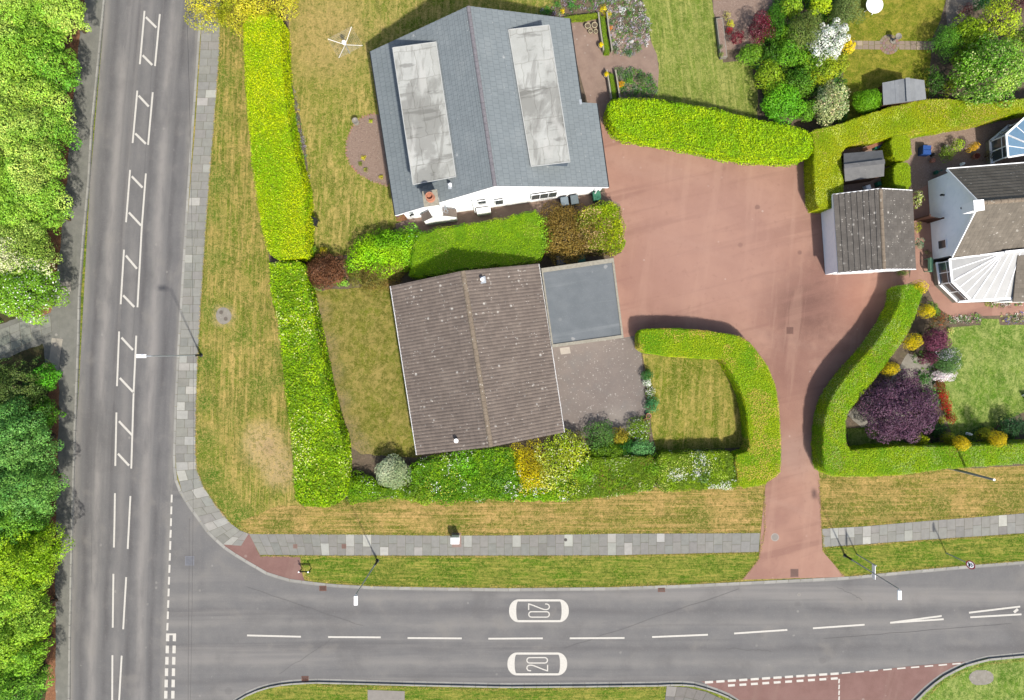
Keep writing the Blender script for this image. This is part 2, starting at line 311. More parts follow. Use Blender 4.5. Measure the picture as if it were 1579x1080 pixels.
def inside(P, poly):
    x, y = P[:, 0], P[:, 1]; r = np.zeros(len(P), bool); n = len(poly)
    for i in range(n):
        x1, y1 = poly[i]; x2, y2 = poly[(i + 1) % n]
        c = ((y1 > y) != (y2 > y)) & (x < (x2 - x1) * (y - y1) / (y2 - y1 + 1e-12) + x1); r ^= c
    return r
def edist(P, poly):
    d = np.full(len(P), 1e9); n = len(poly)
    for i in range(n):
        a, b = np.array(poly[i]), np.array(poly[(i + 1) % n]); ab = b - a; t = np.clip(((P[:, :2] - a) @ ab) / (ab @ ab + 1e-9), 0, 1)
        d = np.minimum(d, np.linalg.norm(P[:, :2] - (a + t[:, None] * ab), axis=1))
    return d
def smoothpoly(pts, it=1):
    for _ in range(it):
        q = []
        for i in range(len(pts)):
            a, b = pts[i], pts[(i + 1) % len(pts)]
            q += [(a[0] * .8 + b[0] * .2, a[1] * .8 + b[1] * .2), (a[0] * .2 + b[0] * .8, a[1] * .2 + b[1] * .8)]
        pts = q
    return pts
def orient(poly):
    a = sum(poly[i][0] * poly[(i + 1) % len(poly)][1] - poly[(i + 1) % len(poly)][0] * poly[i][1] for i in range(len(poly)))
    return poly if a > 0 else poly[::-1]
def ragged(pts, amp, stepm=0.25, closed=True, seed=0):
    out = []; n = len(pts)
    for i in range(n if closed else n - 1):
        a, b = Vector(pts[i]), Vector(pts[(i + 1) % n]); L = (b - a).length; k = max(1, int(L / stepm)); d = (b - a).normalized() if L > 0 else Vector((1, 0)); nn = Vector((d.y, -d.x))
        for j in range(k):
            p = a.lerp(b, j / k); o = (float(fbm(np.array([p.x * 1.7 + seed]), np.array([p.y * 1.7]), 3)[0]) - .5) * 2.6 * amp + random.uniform(-.3, .3) * amp
            out.append((p.x + nn.x * o, p.y + nn.y * o))
    return out
def hedge(label, pts, h, pal, size=0.08, dens=170, bump=0.08, bs=1.6, jit=0.5, round_=0.2, acc=None, var=0.22, pscale=0.8, cat="hedge", name="hedge", group=None, seed=1, sdens=0.6, aspect=0.6, smooth=1, spikes=0.0, rag=0.0):
    poly = orient([tuple(W(x, y, h)[:2]) for x, y in smoothpoly(pts, smooth)])
    poly = ragged(poly, rag or .035, .3, True, seed)
    xs = [p[0] for p in poly]; ys = [p[1] for p in poly]
    root = E(name, label, cat, (sum(xs) / len(xs), sum(ys) / len(ys), 0.1), group)
    bw, bh = max(xs) - min(xs), max(ys) - min(ys)
    pal = [c * np.array([.86, .88, .3]) for c in pal]; dens *= 1.5; n = int(bw * bh * dens); P = np.stack([rng.uniform(min(xs), max(xs), n), rng.uniform(min(ys), max(ys), n), np.zeros(n)], 1)
    P = P[inside(P, poly)]; d = edist(P, poly); g = fbm(P[:, 0] * bs, P[:, 1] * bs, seed)
    P[:, 2] = h + (g - 0.5) * 2 * bump - round_ * np.exp(-d / 0.14) + rng.normal(0, size * 0.25, len(P))
    if spikes: P[:, 2] += rng.random(len(P)) ** 6 * spikes
    N = np.tile([0, 0, 1.0], (len(P), 1)); N += rng.normal(0, jit, N.shape)
    S_, SN = [], []
    for i in range(len(poly)):
        a, b = np.array(poly[i]), np.array(poly[(i + 1) % len(poly)]); L = np.linalg.norm(b - a)
        if L < 1e-4: continue
        k = int(L * h * dens * sdens) + 1; t = rng.random(k); z = 0.12 + rng.random(k) * (h - 0.15)
        nn = np.array([(b - a)[1], -(b - a)[0]]) / L
        o = (fbm((a[0] + t * (b - a)[0]) * 1.3 + (a[1] + t * (b - a)[1]) * 1.3, z * 1.5, seed + 5) - 0.5) * 2 * bump + rng.normal(0, 0.02, k) - 0.02
        S_.append(np.stack([a[0] + t * (b - a)[0] + nn[0] * o, a[1] + t * (b - a)[1] + nn[1] * o, z], 1))
        SN.append(np.tile([nn[0], nn[1], 0.35], (k, 1)) + rng.normal(0, jit * 0.8, (k, 3)))
    P = np.concatenate([P] + S_); N = np.concatenate([N] + SN)
    C = leafcol(P, pal, var, acc, pscale, seed)
    leaves("foliage", P, N, rng.uniform(0.7, 1.3, len(P)) * size, C, root, aspect)
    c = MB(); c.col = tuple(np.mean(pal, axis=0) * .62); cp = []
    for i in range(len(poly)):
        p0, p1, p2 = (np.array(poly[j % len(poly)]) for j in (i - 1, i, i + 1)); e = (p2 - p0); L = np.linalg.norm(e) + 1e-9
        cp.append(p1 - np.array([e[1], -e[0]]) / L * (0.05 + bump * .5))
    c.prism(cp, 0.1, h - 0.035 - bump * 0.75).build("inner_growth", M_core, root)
    return root
def blob(name, label, cat, px, py, r, h, pal, size=0.12, lobes=14, cl=0.36, dens=60, z0=0.3, acc=None, var=0.25, group=None, seed=None, sy=1.0, stems=True, flat=0.75, pscale=0.5, aspect=0.6, hollow=0.0, jit=0.45, rag=0.16, limbs=0, angle=0.0, parts=("trunk", "crown")):
    """a tree or shrub: crown of overlapping leaf lobes on a tapered stem; px, py, r in photo pixels at crown mid height"""
    seed = seed if seed is not None else random.randint(1, 999)
    zc = z0 + (h - z0) * 0.5; rz = (h - z0) * 0.5; c = W(px, py, zc); R = r * S * (1 - zc / H)
    root = E(name, label, cat, (c.x, c.y, 0.1), group); ca, sa = math.cos(angle), math.sin(angle)
    cen = []
    for i in range(lobes):
        u = (i + 0.5) / lobes; th = i * 2.39996 + rng.uniform(-.35, .35)
        zz = 1 - 1.35 * u if lobes > 3 else 0.3; rr = math.sqrt(max(0, 1 - zz * zz)); k = (1 - cl) * rng.uniform(1 - rag * 1.6, 1 + rag)
        x, y = math.cos(th) * rr * k * R, math.sin(th) * rr * k * R * sy
        cen.append((c.x + x * ca - y * sa, c.y + x * sa + y * ca, zc + zz * rz * k, cl * rng.uniform(0.65, 1.3)))
    cen.append((c.x, c.y, zc, 1 - cl))
    PP, NN, TT = [], [], []
    for (x, y, z, q) in cen:
        rx = q * R; rzz = max(q * rz, rx * 0.5) * (flat / 0.75)
        if q == 1 - cl: rzz = rz * 0.75
        n = int(dens * 4 * math.pi * rx * (rx + rzz) / 2 * (0.55 + 0.1)) + 8
        d = rng.normal(size=(n, 3)); d[:, 2] = np.abs(d[:, 2]) * 1.1 - 0.25; d /= np.linalg.norm(d, axis=1)[:, None]
        sub = fbm(d[:, 0] * 2.6 + x * 7, d[:, 1] * 2.6 + d[:, 2] * 2 + y * 7, seed); rad = (0.78 + 0.42 * sub) * (1 + rng.normal(0, 0.05, n))
        p = np.stack([x + d[:, 0] * rad * rx, y + d[:, 1] * rad * rx * (sy * .5 + .5), z + d[:, 2] * rad * rzz], 1)
        keep = (p[:, 2] > 0.12)
        if hollow: keep &= fbm(p[:, 0] * 2.2 + 3, p[:, 1] * 2.2, seed + 8) > 0.28 + hollow * 0.25
        TT.append(np.full(keep.sum(), rng.uniform(.84, 1.16) * (1.0 if q != 1 - cl else .9))); PP.append(p[keep]); NN.append((d + rng.normal(0, jit, d.shape) + [0, 0, 0.25])[keep])
    P = np.concatenate(PP); N = np.concatenate(NN)
    C = leafcol(P, pal, var, acc, pscale, seed) * np.concatenate(TT)[:, None]
    b = MB(); base = Vector((c.x, c.y, 0.02)); tr = max(0.035, R * 0.07)
    top = Vector((c.x + rng.uniform(-.1, .1) * R, c.y + rng.uniform(-.1, .1) * R, zc))
    b.tube([base, base.lerp(top, 0.5) + Vector((R * .03, 0, 0)), top], [tr * 1.3, tr, tr * 0.6], 8)
    for (x, y, z, q) in cen[:(limbs or min(7, max(4, lobes // 3)))]:
        s_ = base.lerp(top, rng.uniform(0.35, 0.9)); b.tube([s_, s_.lerp(Vector((x, y, z)), 0.55) + Vector((0, 0, 0.1 * R)), Vector((x, y, z))], [tr * .55, tr * .35, tr * .12], 5, False)
    b.build(parts[0], M_bark, root, True)
    leaves(parts[1], P, N, rng.uniform(0.65, 1.35, len(P)) * size, C, root, aspect)
    return root
def shrub(label, px, py, r, h, pal, cat="shrub", name="shrub", **k):
    k.setdefault('size', 0.09); k['lobes'] = int(k.get('lobes', 8) * (1.6 if r > 15 and 'topiary' != name else 1)); k.setdefault('rag', .26 if r > 15 else .16); k.setdefault('dens', 110); k.setdefault('cl', 0.32 if r > 15 else .42); k.setdefault('z0', 0.1)
    return blob(name, label, cat, px, py, r, h, pal, parts=("stem", "foliage"), **k)

# ---------------------------------------------------------------- ground sheets
def sheet(name, pts, z, mat, amp=0.0, z0=None, uvs=None, smooth=0):
    if smooth: pts = smoothpoly(pts, smooth)
    poly = [tuple(W(x, y, 0.1)[:2]) for x, y in pts]
    if amp: poly = ragged(poly, amp)
    b = MB().prism(poly, z if z0 is None else z0, z)
    if z0 is None: pass
    return tag(b.build(name, mat), kind='structure')
# ground to the horizon
tag(MB().prism([(-600, -600), (600, -600), (600, 600), (-600, 600)], -0.06, -0.06).build("ground", M_vergeG), kind='structure')
def circ(px, py, r, n=28, z=0.1, ry=None): 
    return [(px + r * math.cos(2 * math.pi * k / n), py + (ry or r) * math.sin(2 * math.pi * k / n)) for k in range(n)]

KR = [(326, -160), (304, -40), (310, 0), (290, 280), (274, 540), (270, 620), (267.5, 700), (268, 722), (270, 740), (279, 763), (293, 784), (308, 805), (321, 823), (345, 845), (368, 860.5), (400, 879), (411, 885.5), (445, 896), (484, 901), (510, 904), (574, 907.5), (691, 909.5), (780, 910.5), (941, 909), (1058, 905), (1160, 900), (1303, 893), (1386, 885), (1490, 875.5), (1579, 868.5), (1800, 846)]
KR[0] = (322, -160); KR[1] = (313, -40)
KL = [(177, -160), (159, 0), (149, 104), (140, 194), (135, 280), (127, 364), (120.5, 454), (119, 530), (114, 660), (110, 789), (106, 981), (105, 1080), (104, 1260)]
KB = [(330, 1260), (338, 1110), (363, 1082), (380, 1072), (406, 1061), (440, 1054.5), (484, 1052), (639, 1056), (780, 1059), (900, 1058), (1019, 1056.5), (1045, 1055), (1071, 1057), (1097, 1064), (1120, 1073), (1136, 1081), (1160, 1110), (1190, 1260)]
KQ = [(1385, 1260), (1390, 1120), (1398, 1096), (1412, 1080), (1428, 1064), (1451, 1045), (1485, 1027), (1521, 1016.5), (1579, 1011), (1800, 990)]
def uvstrip(name, Lp, Rp, z, mat, swap=False, n=60):
    b = MB()
    def at(P, t):
        ds = [0]; 
        for i in range(len(P) - 1): ds.append(ds[-1] + math.dist(P[i], P[i + 1]))
        q = t * ds[-1]
        for i in range(len(P) - 1):
            if q <= ds[i + 1] + 1e-6: f = (q - ds[i]) / (ds[i + 1] - ds[i]); return (P[i][0] * (1 - f) + P[i + 1][0] * f, P[i][1] * (1 - f) + P[i + 1][1] * f)
        return P[-1]
    for i in range(n):
        q = []
        for t, s in ((i / n, 0), ((i + 1) / n, 0), ((i + 1) / n, 1), (i / n, 1)):
            p = at(Lp if s == 0 else Rp, t); w_ = W(p[0], p[1], 0.0); q.append((w_, (s * 7.3, t * 62) if not swap else (t * 81, s * 36.5)))
        q = q[::-1] if not swap else q
        b.face([x[0] for x in q], [x[1] for x in q])
    o = b.build(name, mat)
    return tag(o, kind='structure')
uvstrip("main_road", [(181, -160), (163, 0), (139, 280), (118, 660), (106, 1000), (104, 1260)], [(322, -160), (312, 0), (291, 280), (271, 640), (264, 800), (257, 1000), (252, 1260)], 0, M_road)
o = uvstrip("side_road", [(200, 1400), (1900, 1400)], [(200, 640), (1900, 640)], -0.004, M_road2, True); o.location.z = -0.004
# raised ground blocks with kerb faces
blk = MB(); blk.prism([tuple(W(x, y)[:2]) for x, y in KR + [(1800, -160)]], -0.05, 0.1); tag(blk.build("verge", M_vergeL), kind='structure')
tag(MB().prism([tuple(W(x, y)[:2]) for x, y in KL + [(-260, 1260), (-260, -160)]], -0.05, 0.1).build("roadside_pavement", M_tar), kind='structure')
tag(MB().prism([tuple(W(x, y)[:2]) for x, y in KB], -0.05, 0.1).build("lower_verge", M_vergeG), kind='structure')
tag(MB().prism([tuple(W(x, y)[:2]) for x, y in KQ + [(1800, 1260)]], -0.05, 0.1).build("corner_verge", M_lawnF), kind='structure')
def offset(pts, d):
    P = [Vector(p) for p in pts]; out = []
    for i, p in enumerate(P):
        t = (P[min(i + 1, len(P) - 1)] - P[max(i - 1, 0)]).normalized(); out.append(p + Vector((t.y, -t.x)) * d)
    return out
def resample(P, stp):
    P = [Vector(p) for p in P]; out = [P[0]]; acc = 0
    for a, b in zip(P, P[1:]):
        L = (b - a).length; t = stp - acc
        while t < L: out.append(a.lerp(b, t / L)); t += stp
        acc = (acc + L) % stp
    return out + [P[-1]]
def kerb(pts, side, wd=0.15, ch=0.0, name="kerb", lo=0.128):
    """kerb stones along the edge; side=+1 when the verge lies to the right hand of the line"""
    P = resample([W(x, y).xy for x, y in pts], 0.9); b = MB()
    I, O = offset(P, side * wd), offset(P, side * -0.01)
    C_ = offset(P, side * -ch) if ch else None
    for i in range(len(P) - 1):
        g = 0.012 / max(0.3, (P[i + 1] - P[i]).length); f = random.uniform(.88, 1.12); base = A(188, 186, 178)
        b.col = tuple(x * f for x in base)
        a0, a1, c0, c1 = O[i].lerp(O[i + 1], g), O[i + 1].lerp(O[i], g), I[i].lerp(I[i + 1], g), I[i + 1].lerp(I[i], g)
        b.prism([a0, a1, c1, c0], -0.03, lo + random.uniform(-.002, .002))
        if C_:
            d0, d1 = C_[i].lerp(C_[i + 1], g), C_[i + 1].lerp(C_[i], g); b.col = tuple(x * f * 1.02 for x in A(176, 175, 170))
            b.prism([O[i].lerp(O[i + 1], g), d0, d1, O[i + 1].lerp(O[i], g)], -0.02, 0.006)
    return tag(b.build(name, M_slab), kind='structure')
kerb(KR[:8], -1, 0.14, 0.1); kerb(KR[7:], -1, 0.16, 0.12); kerb(KL, -1, 0.12, 0.2); kerb(KB, 1, 0.1, 0.22); kerb(KQ, 1, 0.14, 0.2)
# dark tar seam at the lower kerbs
# the pavements: slabs
def slabs(name, inner, outer, slab, rows=2, plight=0.08, light_rng=None, z=0.118, base=(172, 171, 163), bond=True, white=()):
    a = resample([W(x, y).xy for x, y in inner], slab)
    def near(P, t):
        return P
    Li = [0]; Pi = [Vector(W(x, y).xy) for x, y in inner]; Po = [Vector(W(x, y).xy) for x, y in outer]
    def along(P, t):
        ds = [0]
        for i in range(len(P) - 1): ds.append(ds[-1] + (P[i + 1] - P[i]).length)
        q = t * ds[-1]
        for i in range(len(P) - 1):
            if q <= ds[i + 1] + 1e-6: return P[i].lerp(P[i + 1], (q - ds[i]) / max(1e-6, ds[i + 1] - ds[i]))
        return P[-1]
    # parametrise per segment so that both edges stay paired
    segs = len(Pi) - 1; b = MB(); j = MB(); cnt = 0
    j.prism(Pi + Po[::-1], 0.104, 0.110)
    for sgm in range(segs):
        L = ((Pi[sgm + 1] - Pi[sgm]).length + (Po[sgm + 1] - Po[sgm]).length) / 2; k = max(1, round(L / slab))
        for i in range(k):
            cnt += 1; t0, t1 = i / k, (i + 1) / k
            A0, A1 = Pi[sgm].lerp(Pi[sgm + 1], t0), Pi[sgm].lerp(Pi[sgm + 1], t1); B0, B1 = Po[sgm].lerp(Po[sgm + 1], t0), Po[sgm].lerp(Po[sgm + 1], t1)
            sp = [0, 0.42, 1] if (cnt % 2 and bond) else ([0, 0.58, 1] if bond else [0, .5, 1])
            if rows == 3: sp = [0, .33, .66, 1]
            py_ = CY - A0.y / S
            lr = light_rng and light_rng[0] < py_ < light_rng[1]
            rowlight = lr and random.random() < 0.38
            for r0, r1 in zip(sp, sp[1:]):
                q = [A0.lerp(B0, r0), A1.lerp(B1, r0), A1.lerp(B1, r1), A0.lerp(B0, r1)]
                cc = sum((v for v in q), Vector((0, 0))) / 4; g = 0.018
                q = [v + (cc - v).normalized() * g for v in q]
                tilt = random.uniform(.95, 1.05) if not rowlight else random.uniform(1.22, 1.45)
                if random.random() < plight: tilt = random.uniform(1.3, 1.6)
                elif random.random() < 0.08: tilt = random.uniform(.82, .9)
                pc = ((cc.x / S) + CX, CY - cc.y / S)
                for (wx, wy) in white:
                    if abs(pc[0] - wx) < 6.5 and abs(pc[1] - wy) < 8: tilt = 1.75
                b.col = tuple(x * tilt * random.uniform(.98, 1.02) for x in A(*base))
                b.prism([tuple(v) for v in q], 0.1, z + random.uniform(-.003, .003))
    o = b.build(name, M_slab); tag(o, kind='structure'); tag(j.build(name + "_bedding", M_gap), kind='structure')
slabs("pavement", [(345, -160), (341, 0), (338, 90), (330, 200), (323, 280), (316, 380), (310, 470), (305, 560), (303, 620), (302, 700), (304, 724), (314, 750), (333, 779), (355, 806)],
      [(317, -160), (313, 0), (308, 90), (301, 200), (294, 280), (286, 380), (281, 470), (276, 560), (273, 620), (270.5, 700), (272, 726), (281, 760), (296, 785), (322, 820)], 0.62, 2, 0.06, (540, 830))
slabs("pavement", [(355, 806), (370, 818), (384, 823)], [(322, 820), (343, 840), (372, 842)], 0.55, 2, 0.35)
slabs("pavement", [(384, 823.5), (520, 824), (678, 826), (790, 825.5), (950, 823), (1100, 822.5), (1172, 822)], [(401, 856), (520, 857), (678, 857), (790, 857), (950, 856.5), (1100, 853), (1170, 851.5)], 0.62, 2, 0.06, white=((561, 832), (587, 849), (872, 832), (1020, 834)), base=(166, 165, 158))
slabs("pavement", [(1267, 815.5), (1330, 812), (1420, 804), (1500, 798), (1579, 791.5), (1800, 772)], [(1269, 844), (1330, 840), (1420, 833), (1500, 828), (1579, 822.5), (1800, 802)], 0.62, 2, 0.05, white=((1336, 832), (1545, 804)))
slabs("footpath", [(78, 487), (45, 492), (0, 508), (-120, 556)], [(80, 512), (50, 526), (0, 550), (-120, 602)], 0.75, 3, 0.02, base=(166, 168, 156))
slabs("pavement", [(1028, 1058), (1060, 1060), (1090, 1067), (1118, 1080), (1140, 1120)], [(1024, 1090), (1050, 1090), (1075, 1096), (1095, 1120), (1100, 1150)], 0.6, 1, 0.1, bond=False, base=(150, 146, 140))
def slab_piece(name, pts, col, z=0.116):
    b = MB(); b.col = A(*col); b.prism([tuple(W(x, y)[:2]) for x, y in pts], 0.1, z); return tag(b.build(name, M_slab), kind='structure')
slab_piece("paving_slab", [(80, 521), (97, 523), (93, 548), (90, 574), (76, 556)], (196, 188, 172))
slab_piece("paving_slab", [(94, 435), (109, 434.5), (109.5, 449.5), (94.5, 450)], (192, 184, 170))
slab_piece("concrete_pad", [(567, 1064), (624, 1066), (624, 1120), (567, 1120)], (170, 164, 156))
sheet("concrete_pad", circ(1513, 1045, 19, 16, ry=12), 0.112, M_conc, 0.06)
sheet("concrete_pad", circ(345, 487, 12, 16, ry=13), 0.112, M_conc, 0.04)

# surfaces laid on the raised ground
sheet("leaf_litter", [(133, -160), (130, 0), (122, 60), (116, 120), (108, 200), (103, 270), (96, 340), (90, 405), (84, 440), (78, 482), (60, 489), (20, 470), (20, -160)], 0.104, M_litter, 0.07)
sheet("leaf_litter", [(84, 560), (91, 590), (90, 660), (87, 763), (85.5, 878), (85.5, 1080), (85, 1260), (20, 1260), (20, 560)], 0.104, M_litter, 0.07)
sheet("woodland_floor", [(70, -160), (70, 470), (40, 486), (-260, 590), (-260, -160)], 0.108, M_wood, 0.1)
sheet("woodland_floor", [(66, 530), (74, 600), (68, 1260), (-260, 1260), (-260, 650), (0, 556)], 0.108, M_wood, 0.1)
sheet("side_street", [(1082, 1052), (1150, 1049), (1296, 1041), (1400, 1029), (1495, 1021), (1495, 1027), (1440, 1060), (1400, 1100), (1395, 1260), (1180, 1260), (1150, 1100), (1120, 1072)], 0.004, M_red2, 0.0)
sheet("red_paving", [(345, 845), (344, 839), (368, 838), (384, 822), (401, 857), (463, 859), (464, 880), (470, 896), (445, 894), (411, 884), (368, 859)], 0.112, M_red2, 0.02)
sheet("roadside_verge", [(463, 859), (700, 860.5), (950, 859.5), (1100, 856), (1172, 853.5), (1171, 863), (1146, 893), (1058, 901), (941, 905), (691, 905.5), (574, 903.5), (484, 897), (474, 888), (466, 872)], 0.106, M_vergeG, 0.06)
sheet("roadside_verge", [(1270, 846), (1330, 842.5), (1500, 830), (1800, 804), (1800, 842), (1579, 864), (1386, 881), (1305, 889), (1274, 860)], 0.106, M_vergeG, 0.06)
sheet("lower_grass_verge", [(365, 806), (430, 780), (1178, 750), (1180, 820), (790, 822.5), (384, 820.5)], 0.105, M_vergeB, 0.08)
sheet("lower_grass_verge", [(1262, 738), (1800, 700), (1800, 769), (1579, 788), (1267, 812)], 0.105, M_vergeB, 0.08)
sheet("garden_soil", [(395, -160), (395, 180), (412, 380), (440, 540), (462, 770), (700, 768), (1190, 742), (1170, 560), (1000, 512), (1000, 300), (1240, 300), (1300, 420), (1400, 430), (1270, 640), (1270, 730), (1500, 722), (1800, 708), (1800, -160)], 0.108, M_soil, 0.05)
sheet("lawn", [(440, -160), (900, -160), (862, 8), (826, 26), (740, 100), (590, 110), (588, 130), (600, 220), (620, 346), (598, 356), (560, 392), (474, 398), (478, 300), (472, 240), (458, 160), (446, 110)], 0.112, M_lawnA, 0.07)
sheet("lawn", [(482, 448), (530, 446), (612, 440), (650, 705), (600, 703), (560, 700), (540, 690), (517, 600), (498, 540)], 0.112, M_lawnB, 0.1)
sheet("lawn", [(990, 546), (1110, 553), (1122, 565), (1136, 593), (1147, 625), (1150, 690), (1012, 697), (1004, 660), (1000, 590)], 0.112, M_lawnC, 0.05)
sheet("lawn", [(985, -160), (1094, -160), (1098, 0), (1106, 60), (1115, 97), (1140, 94), (1160, 105), (1168, 140), (1168, 190), (990, 165), (1015, 135), (1015, 98), (1004, 65), (990, 0)], 0.112, M_lawnD, 0.04)
sheet("lawn", [(1290, -160), (1452, -160), (1458, 0), (1450, 30), (1437, 62), (1430, 160), (1300, 190), (1300, 60), (1310, 20)], 0.112, M_lawnE, 0.05)
sheet("lawn", [(1460, 505), (1512, 502), (1514, 492), (1540, 492), (1542, 502), (1800, 500), (1800, 640), (1579, 636), (1545, 650), (1480, 700), (1456, 640), (1445, 590)], 0.112, M_lawnF, 0.05)
sheet("gravel_bed", [(577, 176), (559, 181), (543, 196), (535, 218), (534, 238), (541, 255), (553, 268), (575, 280), (604, 288), (604, 200), (592, 178)], 0.118, M_gravel, 0.02, smooth=1)
edge = MB(); rb = [(577, 176), (559, 181), (543, 196), (535, 218), (534, 238), (541, 255), (553, 268), (575, 280), (597, 287)]
for p in resample([W(*q).xy for q in rb], 0.22): edge.col = tuple(x * random.uniform(.8, 1.15) for x in A(200, 158, 134)); edge.box((p.x, p.y, 0.13), (0.16, 0.1, 0.08), random.uniform(0, 3))
tag(edge.build("brick_edging", M_attr), kind='structure')
sheet("border_soil", [(580, 96), (592, 96), (628, 340), (612, 342), (590, 200)], 0.116, M_litter, 0.03)
sheet("house_path", [(610, 345), (640, 336), (930, 296), (965, 292), (962, 318), (850, 345), (640, 378), (612, 372)], 0.116, M_pave)
sheet("rear_patio", [(860, 20), (900, 34), (926, 27), (968, 55), (1001, 58), (1013, 85), (1016, 110), (1014, 138), (1000, 160), (945, 170), (943, 192), (915, 192), (890, 100)], 0.116, M_pave, 0.01)
sheet("grey_driveway", [(845, 530), (961, 518), (984, 516), (988, 540), (993, 580), (997, 640), (985, 655), (965, 668), (920, 672), (860, 682)], 0.118, M_drive)
sheet("driveway", [(922, 188), (945, 196), (1045, 215), (1143, 236), (1244, 240), (1246, 322), (1280, 322), (1290, 420), (1400, 416), (1404, 436), (1376, 446), (1368, 480), (1338, 524), (1290, 580), (1266, 628), (1259, 672), (1260, 717), (1264, 740), (1268, 850), (1303, 890), (1145, 894), (1170, 862), (1173, 822), (1180, 750), (1196, 700), (1190, 620), (1170, 560), (1130, 530), (1000, 518), (985, 517), (961, 521), (946, 395), (958, 390), (956, 315), (934, 304), (925, 250)], 0.120, M_red)
sheet("red_path", [(1404, 300), (1430, 285), (1442, 440), (1468, 467), (1800, 466), (1800, 487), (1566, 486), (1465, 489), (1444, 474), (1430, 446), (1402, 434), (1404, 416), (1412, 410)], 0.122, M_red)
sheet("neighbour_patio", [(1404, 206), (1516, 188), (1579, 172), (1800, 150), (1800, 300), (1462, 275), (1430, 287), (1405, 300), (1404, 260)], 0.118, M_gravel)
sheet("shed_yard", [(1296, 220), (1372, 208), (1404, 240), (1404, 262), (1372, 262), (1372, 300), (1300, 305)], 0.116, M_pave)
sheet("rear_paving", [(1098, -160), (1200, -160), (1200, 40), (1150, 75), (1116, 78), (1110, 35), (1100, 20)], 0.116, M_gravel)
sheet("crazy_paving", [(1460, -160), (1560, -160), (1520, 0), (1480, 35), (1462, 48), (1458, 20)], 0.116, M_flag)
# flagged path and round paving
slabs("garden_path", [(1312, 63), (1357, 63.5)], [(1312, 76.5), (1357, 77)], 0.4, 2, 0.1, z=0.13, base=(176, 158, 138))
slabs("garden_path", [(1386, 63.5), (1440, 64)], [(1386, 77), (1440, 77.5)], 0.4, 2, 0.1, z=0.13, base=(176, 158, 138))
rp = MB(); c0 = W(1371, 69)
for r0, r1, n in ((0, .3, 8), (.3, .52, 14), (.52, .74, 20)):
    for k in range(n):
        a0, a1 = 2 * math.pi * k / n + .02, 2 * math.pi * (k + 1) / n - .02; rp.col = tuple(x * random.uniform(.8, 1.15) for x in A(172, 150, 132))
        rp.prism([(c0.x + r * math.cos(a), c0.y + r * math.sin(a)) for r, a in ((r0 + .015, a0), (r1, a0), (r1, a1), (r0 + .015, a1))], .1, .13)
tag(rp.build("round_paving", M_slab), kind='structure')
st = MB()
for k in range(11):
    x0 = 1405 + k * 5.3; st.col = tuple(x * random.uniform(.85, 1.15) for x in A(186, 168, 146)); p = W(x0 + 1, 209.5 - k * .75); st.box((p.x, p.y, .13), (.22, .34, .06), .14)
tag(st.build("block_edging", M_slab), kind='structure')

# ---------------------------------------------------------------- road markings
mk = MB(); NL = [0]
def line(a, b, wd=0.12, z=0.006):
    NL[0] += 1; z += (NL[0] % 9) * .0004
    a, b = W(*a, 0).xy, W(*b, 0).xy; d = (b - a).normalized(); n = Vector((d.y, -d.x)) * wd / 2
    mk.face([(*(a + n), z), (*(b + n), z), (*(b - n), z), (*(a - n), z)][::-1])
def zl(x0, y0, pts, f=3.8575, **k):
    p = [(x0 + x / f, y0 + y / f) for x, y in pts]
    for a, b in zip(p, p[1:]): line(a, b, **k)
for q in (((860, 66), (832, 383)), ((951, 85), (922, 394)), ((817, 540), (789, 852)), ((909, 550), (881, 863)), ((774, 1012), (750, 1323 )), ):
    zl(0, 0, q, wd=.13)
for q in (((868, 30), (844, 342), (818, 826)), ((738, 483), (718, 808)), ((709, 970), (696, 1295)), ((811, 995), (795, 1330), (781, 1785)), ): zl(0, 260, q, wd=.13)
for q in (((693, 410), (686, 728)), ((684, 890), (681, 1080), (678, 1213)), ((776, 907), (760, 1222))): zl(0, 530, q, wd=.13)
for q in (((675, 328), (671, 648)), ((751, 348), (733, 658)), ((669, 812), (667, 1200)), ((724, 815), (706, 1130))): zl(0, 800, q, wd=.13)
for q in (((868, 103), (930, 165)), ((849, 330), (906, 388)), ((825, 570), (885, 635)), ((805, 795), (868, 857)), ((784, 1050), (848, 1117))): zl(0, 0, q, wd=.16)
for q in (((767, 262), (840, 340)), ((749, 518), (815, 597)), ((733, 755), (799, 824)), ((723, 1006), (791, 1080))): zl(0, 260, q, wd=.16)
for q in (((713, 205), (795, 292)), ((708, 462), (786, 545)), ((702, 655), (768, 726))): zl(0, 530, q, wd=.16)
yy = 763.0
for k in range(3): line((265 - k * .55, 763 + k * 18.2), (264.6 - k * .55, 775 + k * 18.2), .13)
for i, (y0, y1) in enumerate(((67, 113), (134, 185), (205, 250), (275, 322), (346, 392), (416, 462), (485, 530), (552, 597), (620, 665))):
    x = 1016 - (y0 - 67) * .034; zl(0, 800, ((x, y0), (x - 2, y1)), wd=.14)
for i, y0 in enumerate((683, 755, 822, 890, 957, 1024, 1092)):
    for x in (998 - i * 2.2, 1038 - i * 1.8): zl(0, 800, ((x, y0), (x - 1, y0 + 46)), wd=.24)
zl(0, 800, ((990, 688), (1048, 688)), wd=.13)
for a, b in (((381, 980), (464, 982)), ((506, 982.5), (587, 983)), ((628.5, 984), (712, 984.6)), ((753, 985), (837, 984.5)), ((878.5, 984.5), (963, 984)), ((1005.5, 982.5), (1091.5, 979)), ((1132, 977), (1214, 971.5)), ((1253.5, 969), (1333, 963.5)),
             ((1372.5, 960.5), (1452, 950)), ((1372.5, 960.5), (1455, 955)), ((1494, 945), (1573, 935.5)), ((1496, 952), (1575, 947.5)), ((1615, 940), (1690, 935))): line(a, b, .13)
line((1563.5, 944.5), (1569.5, 939.5), .2)
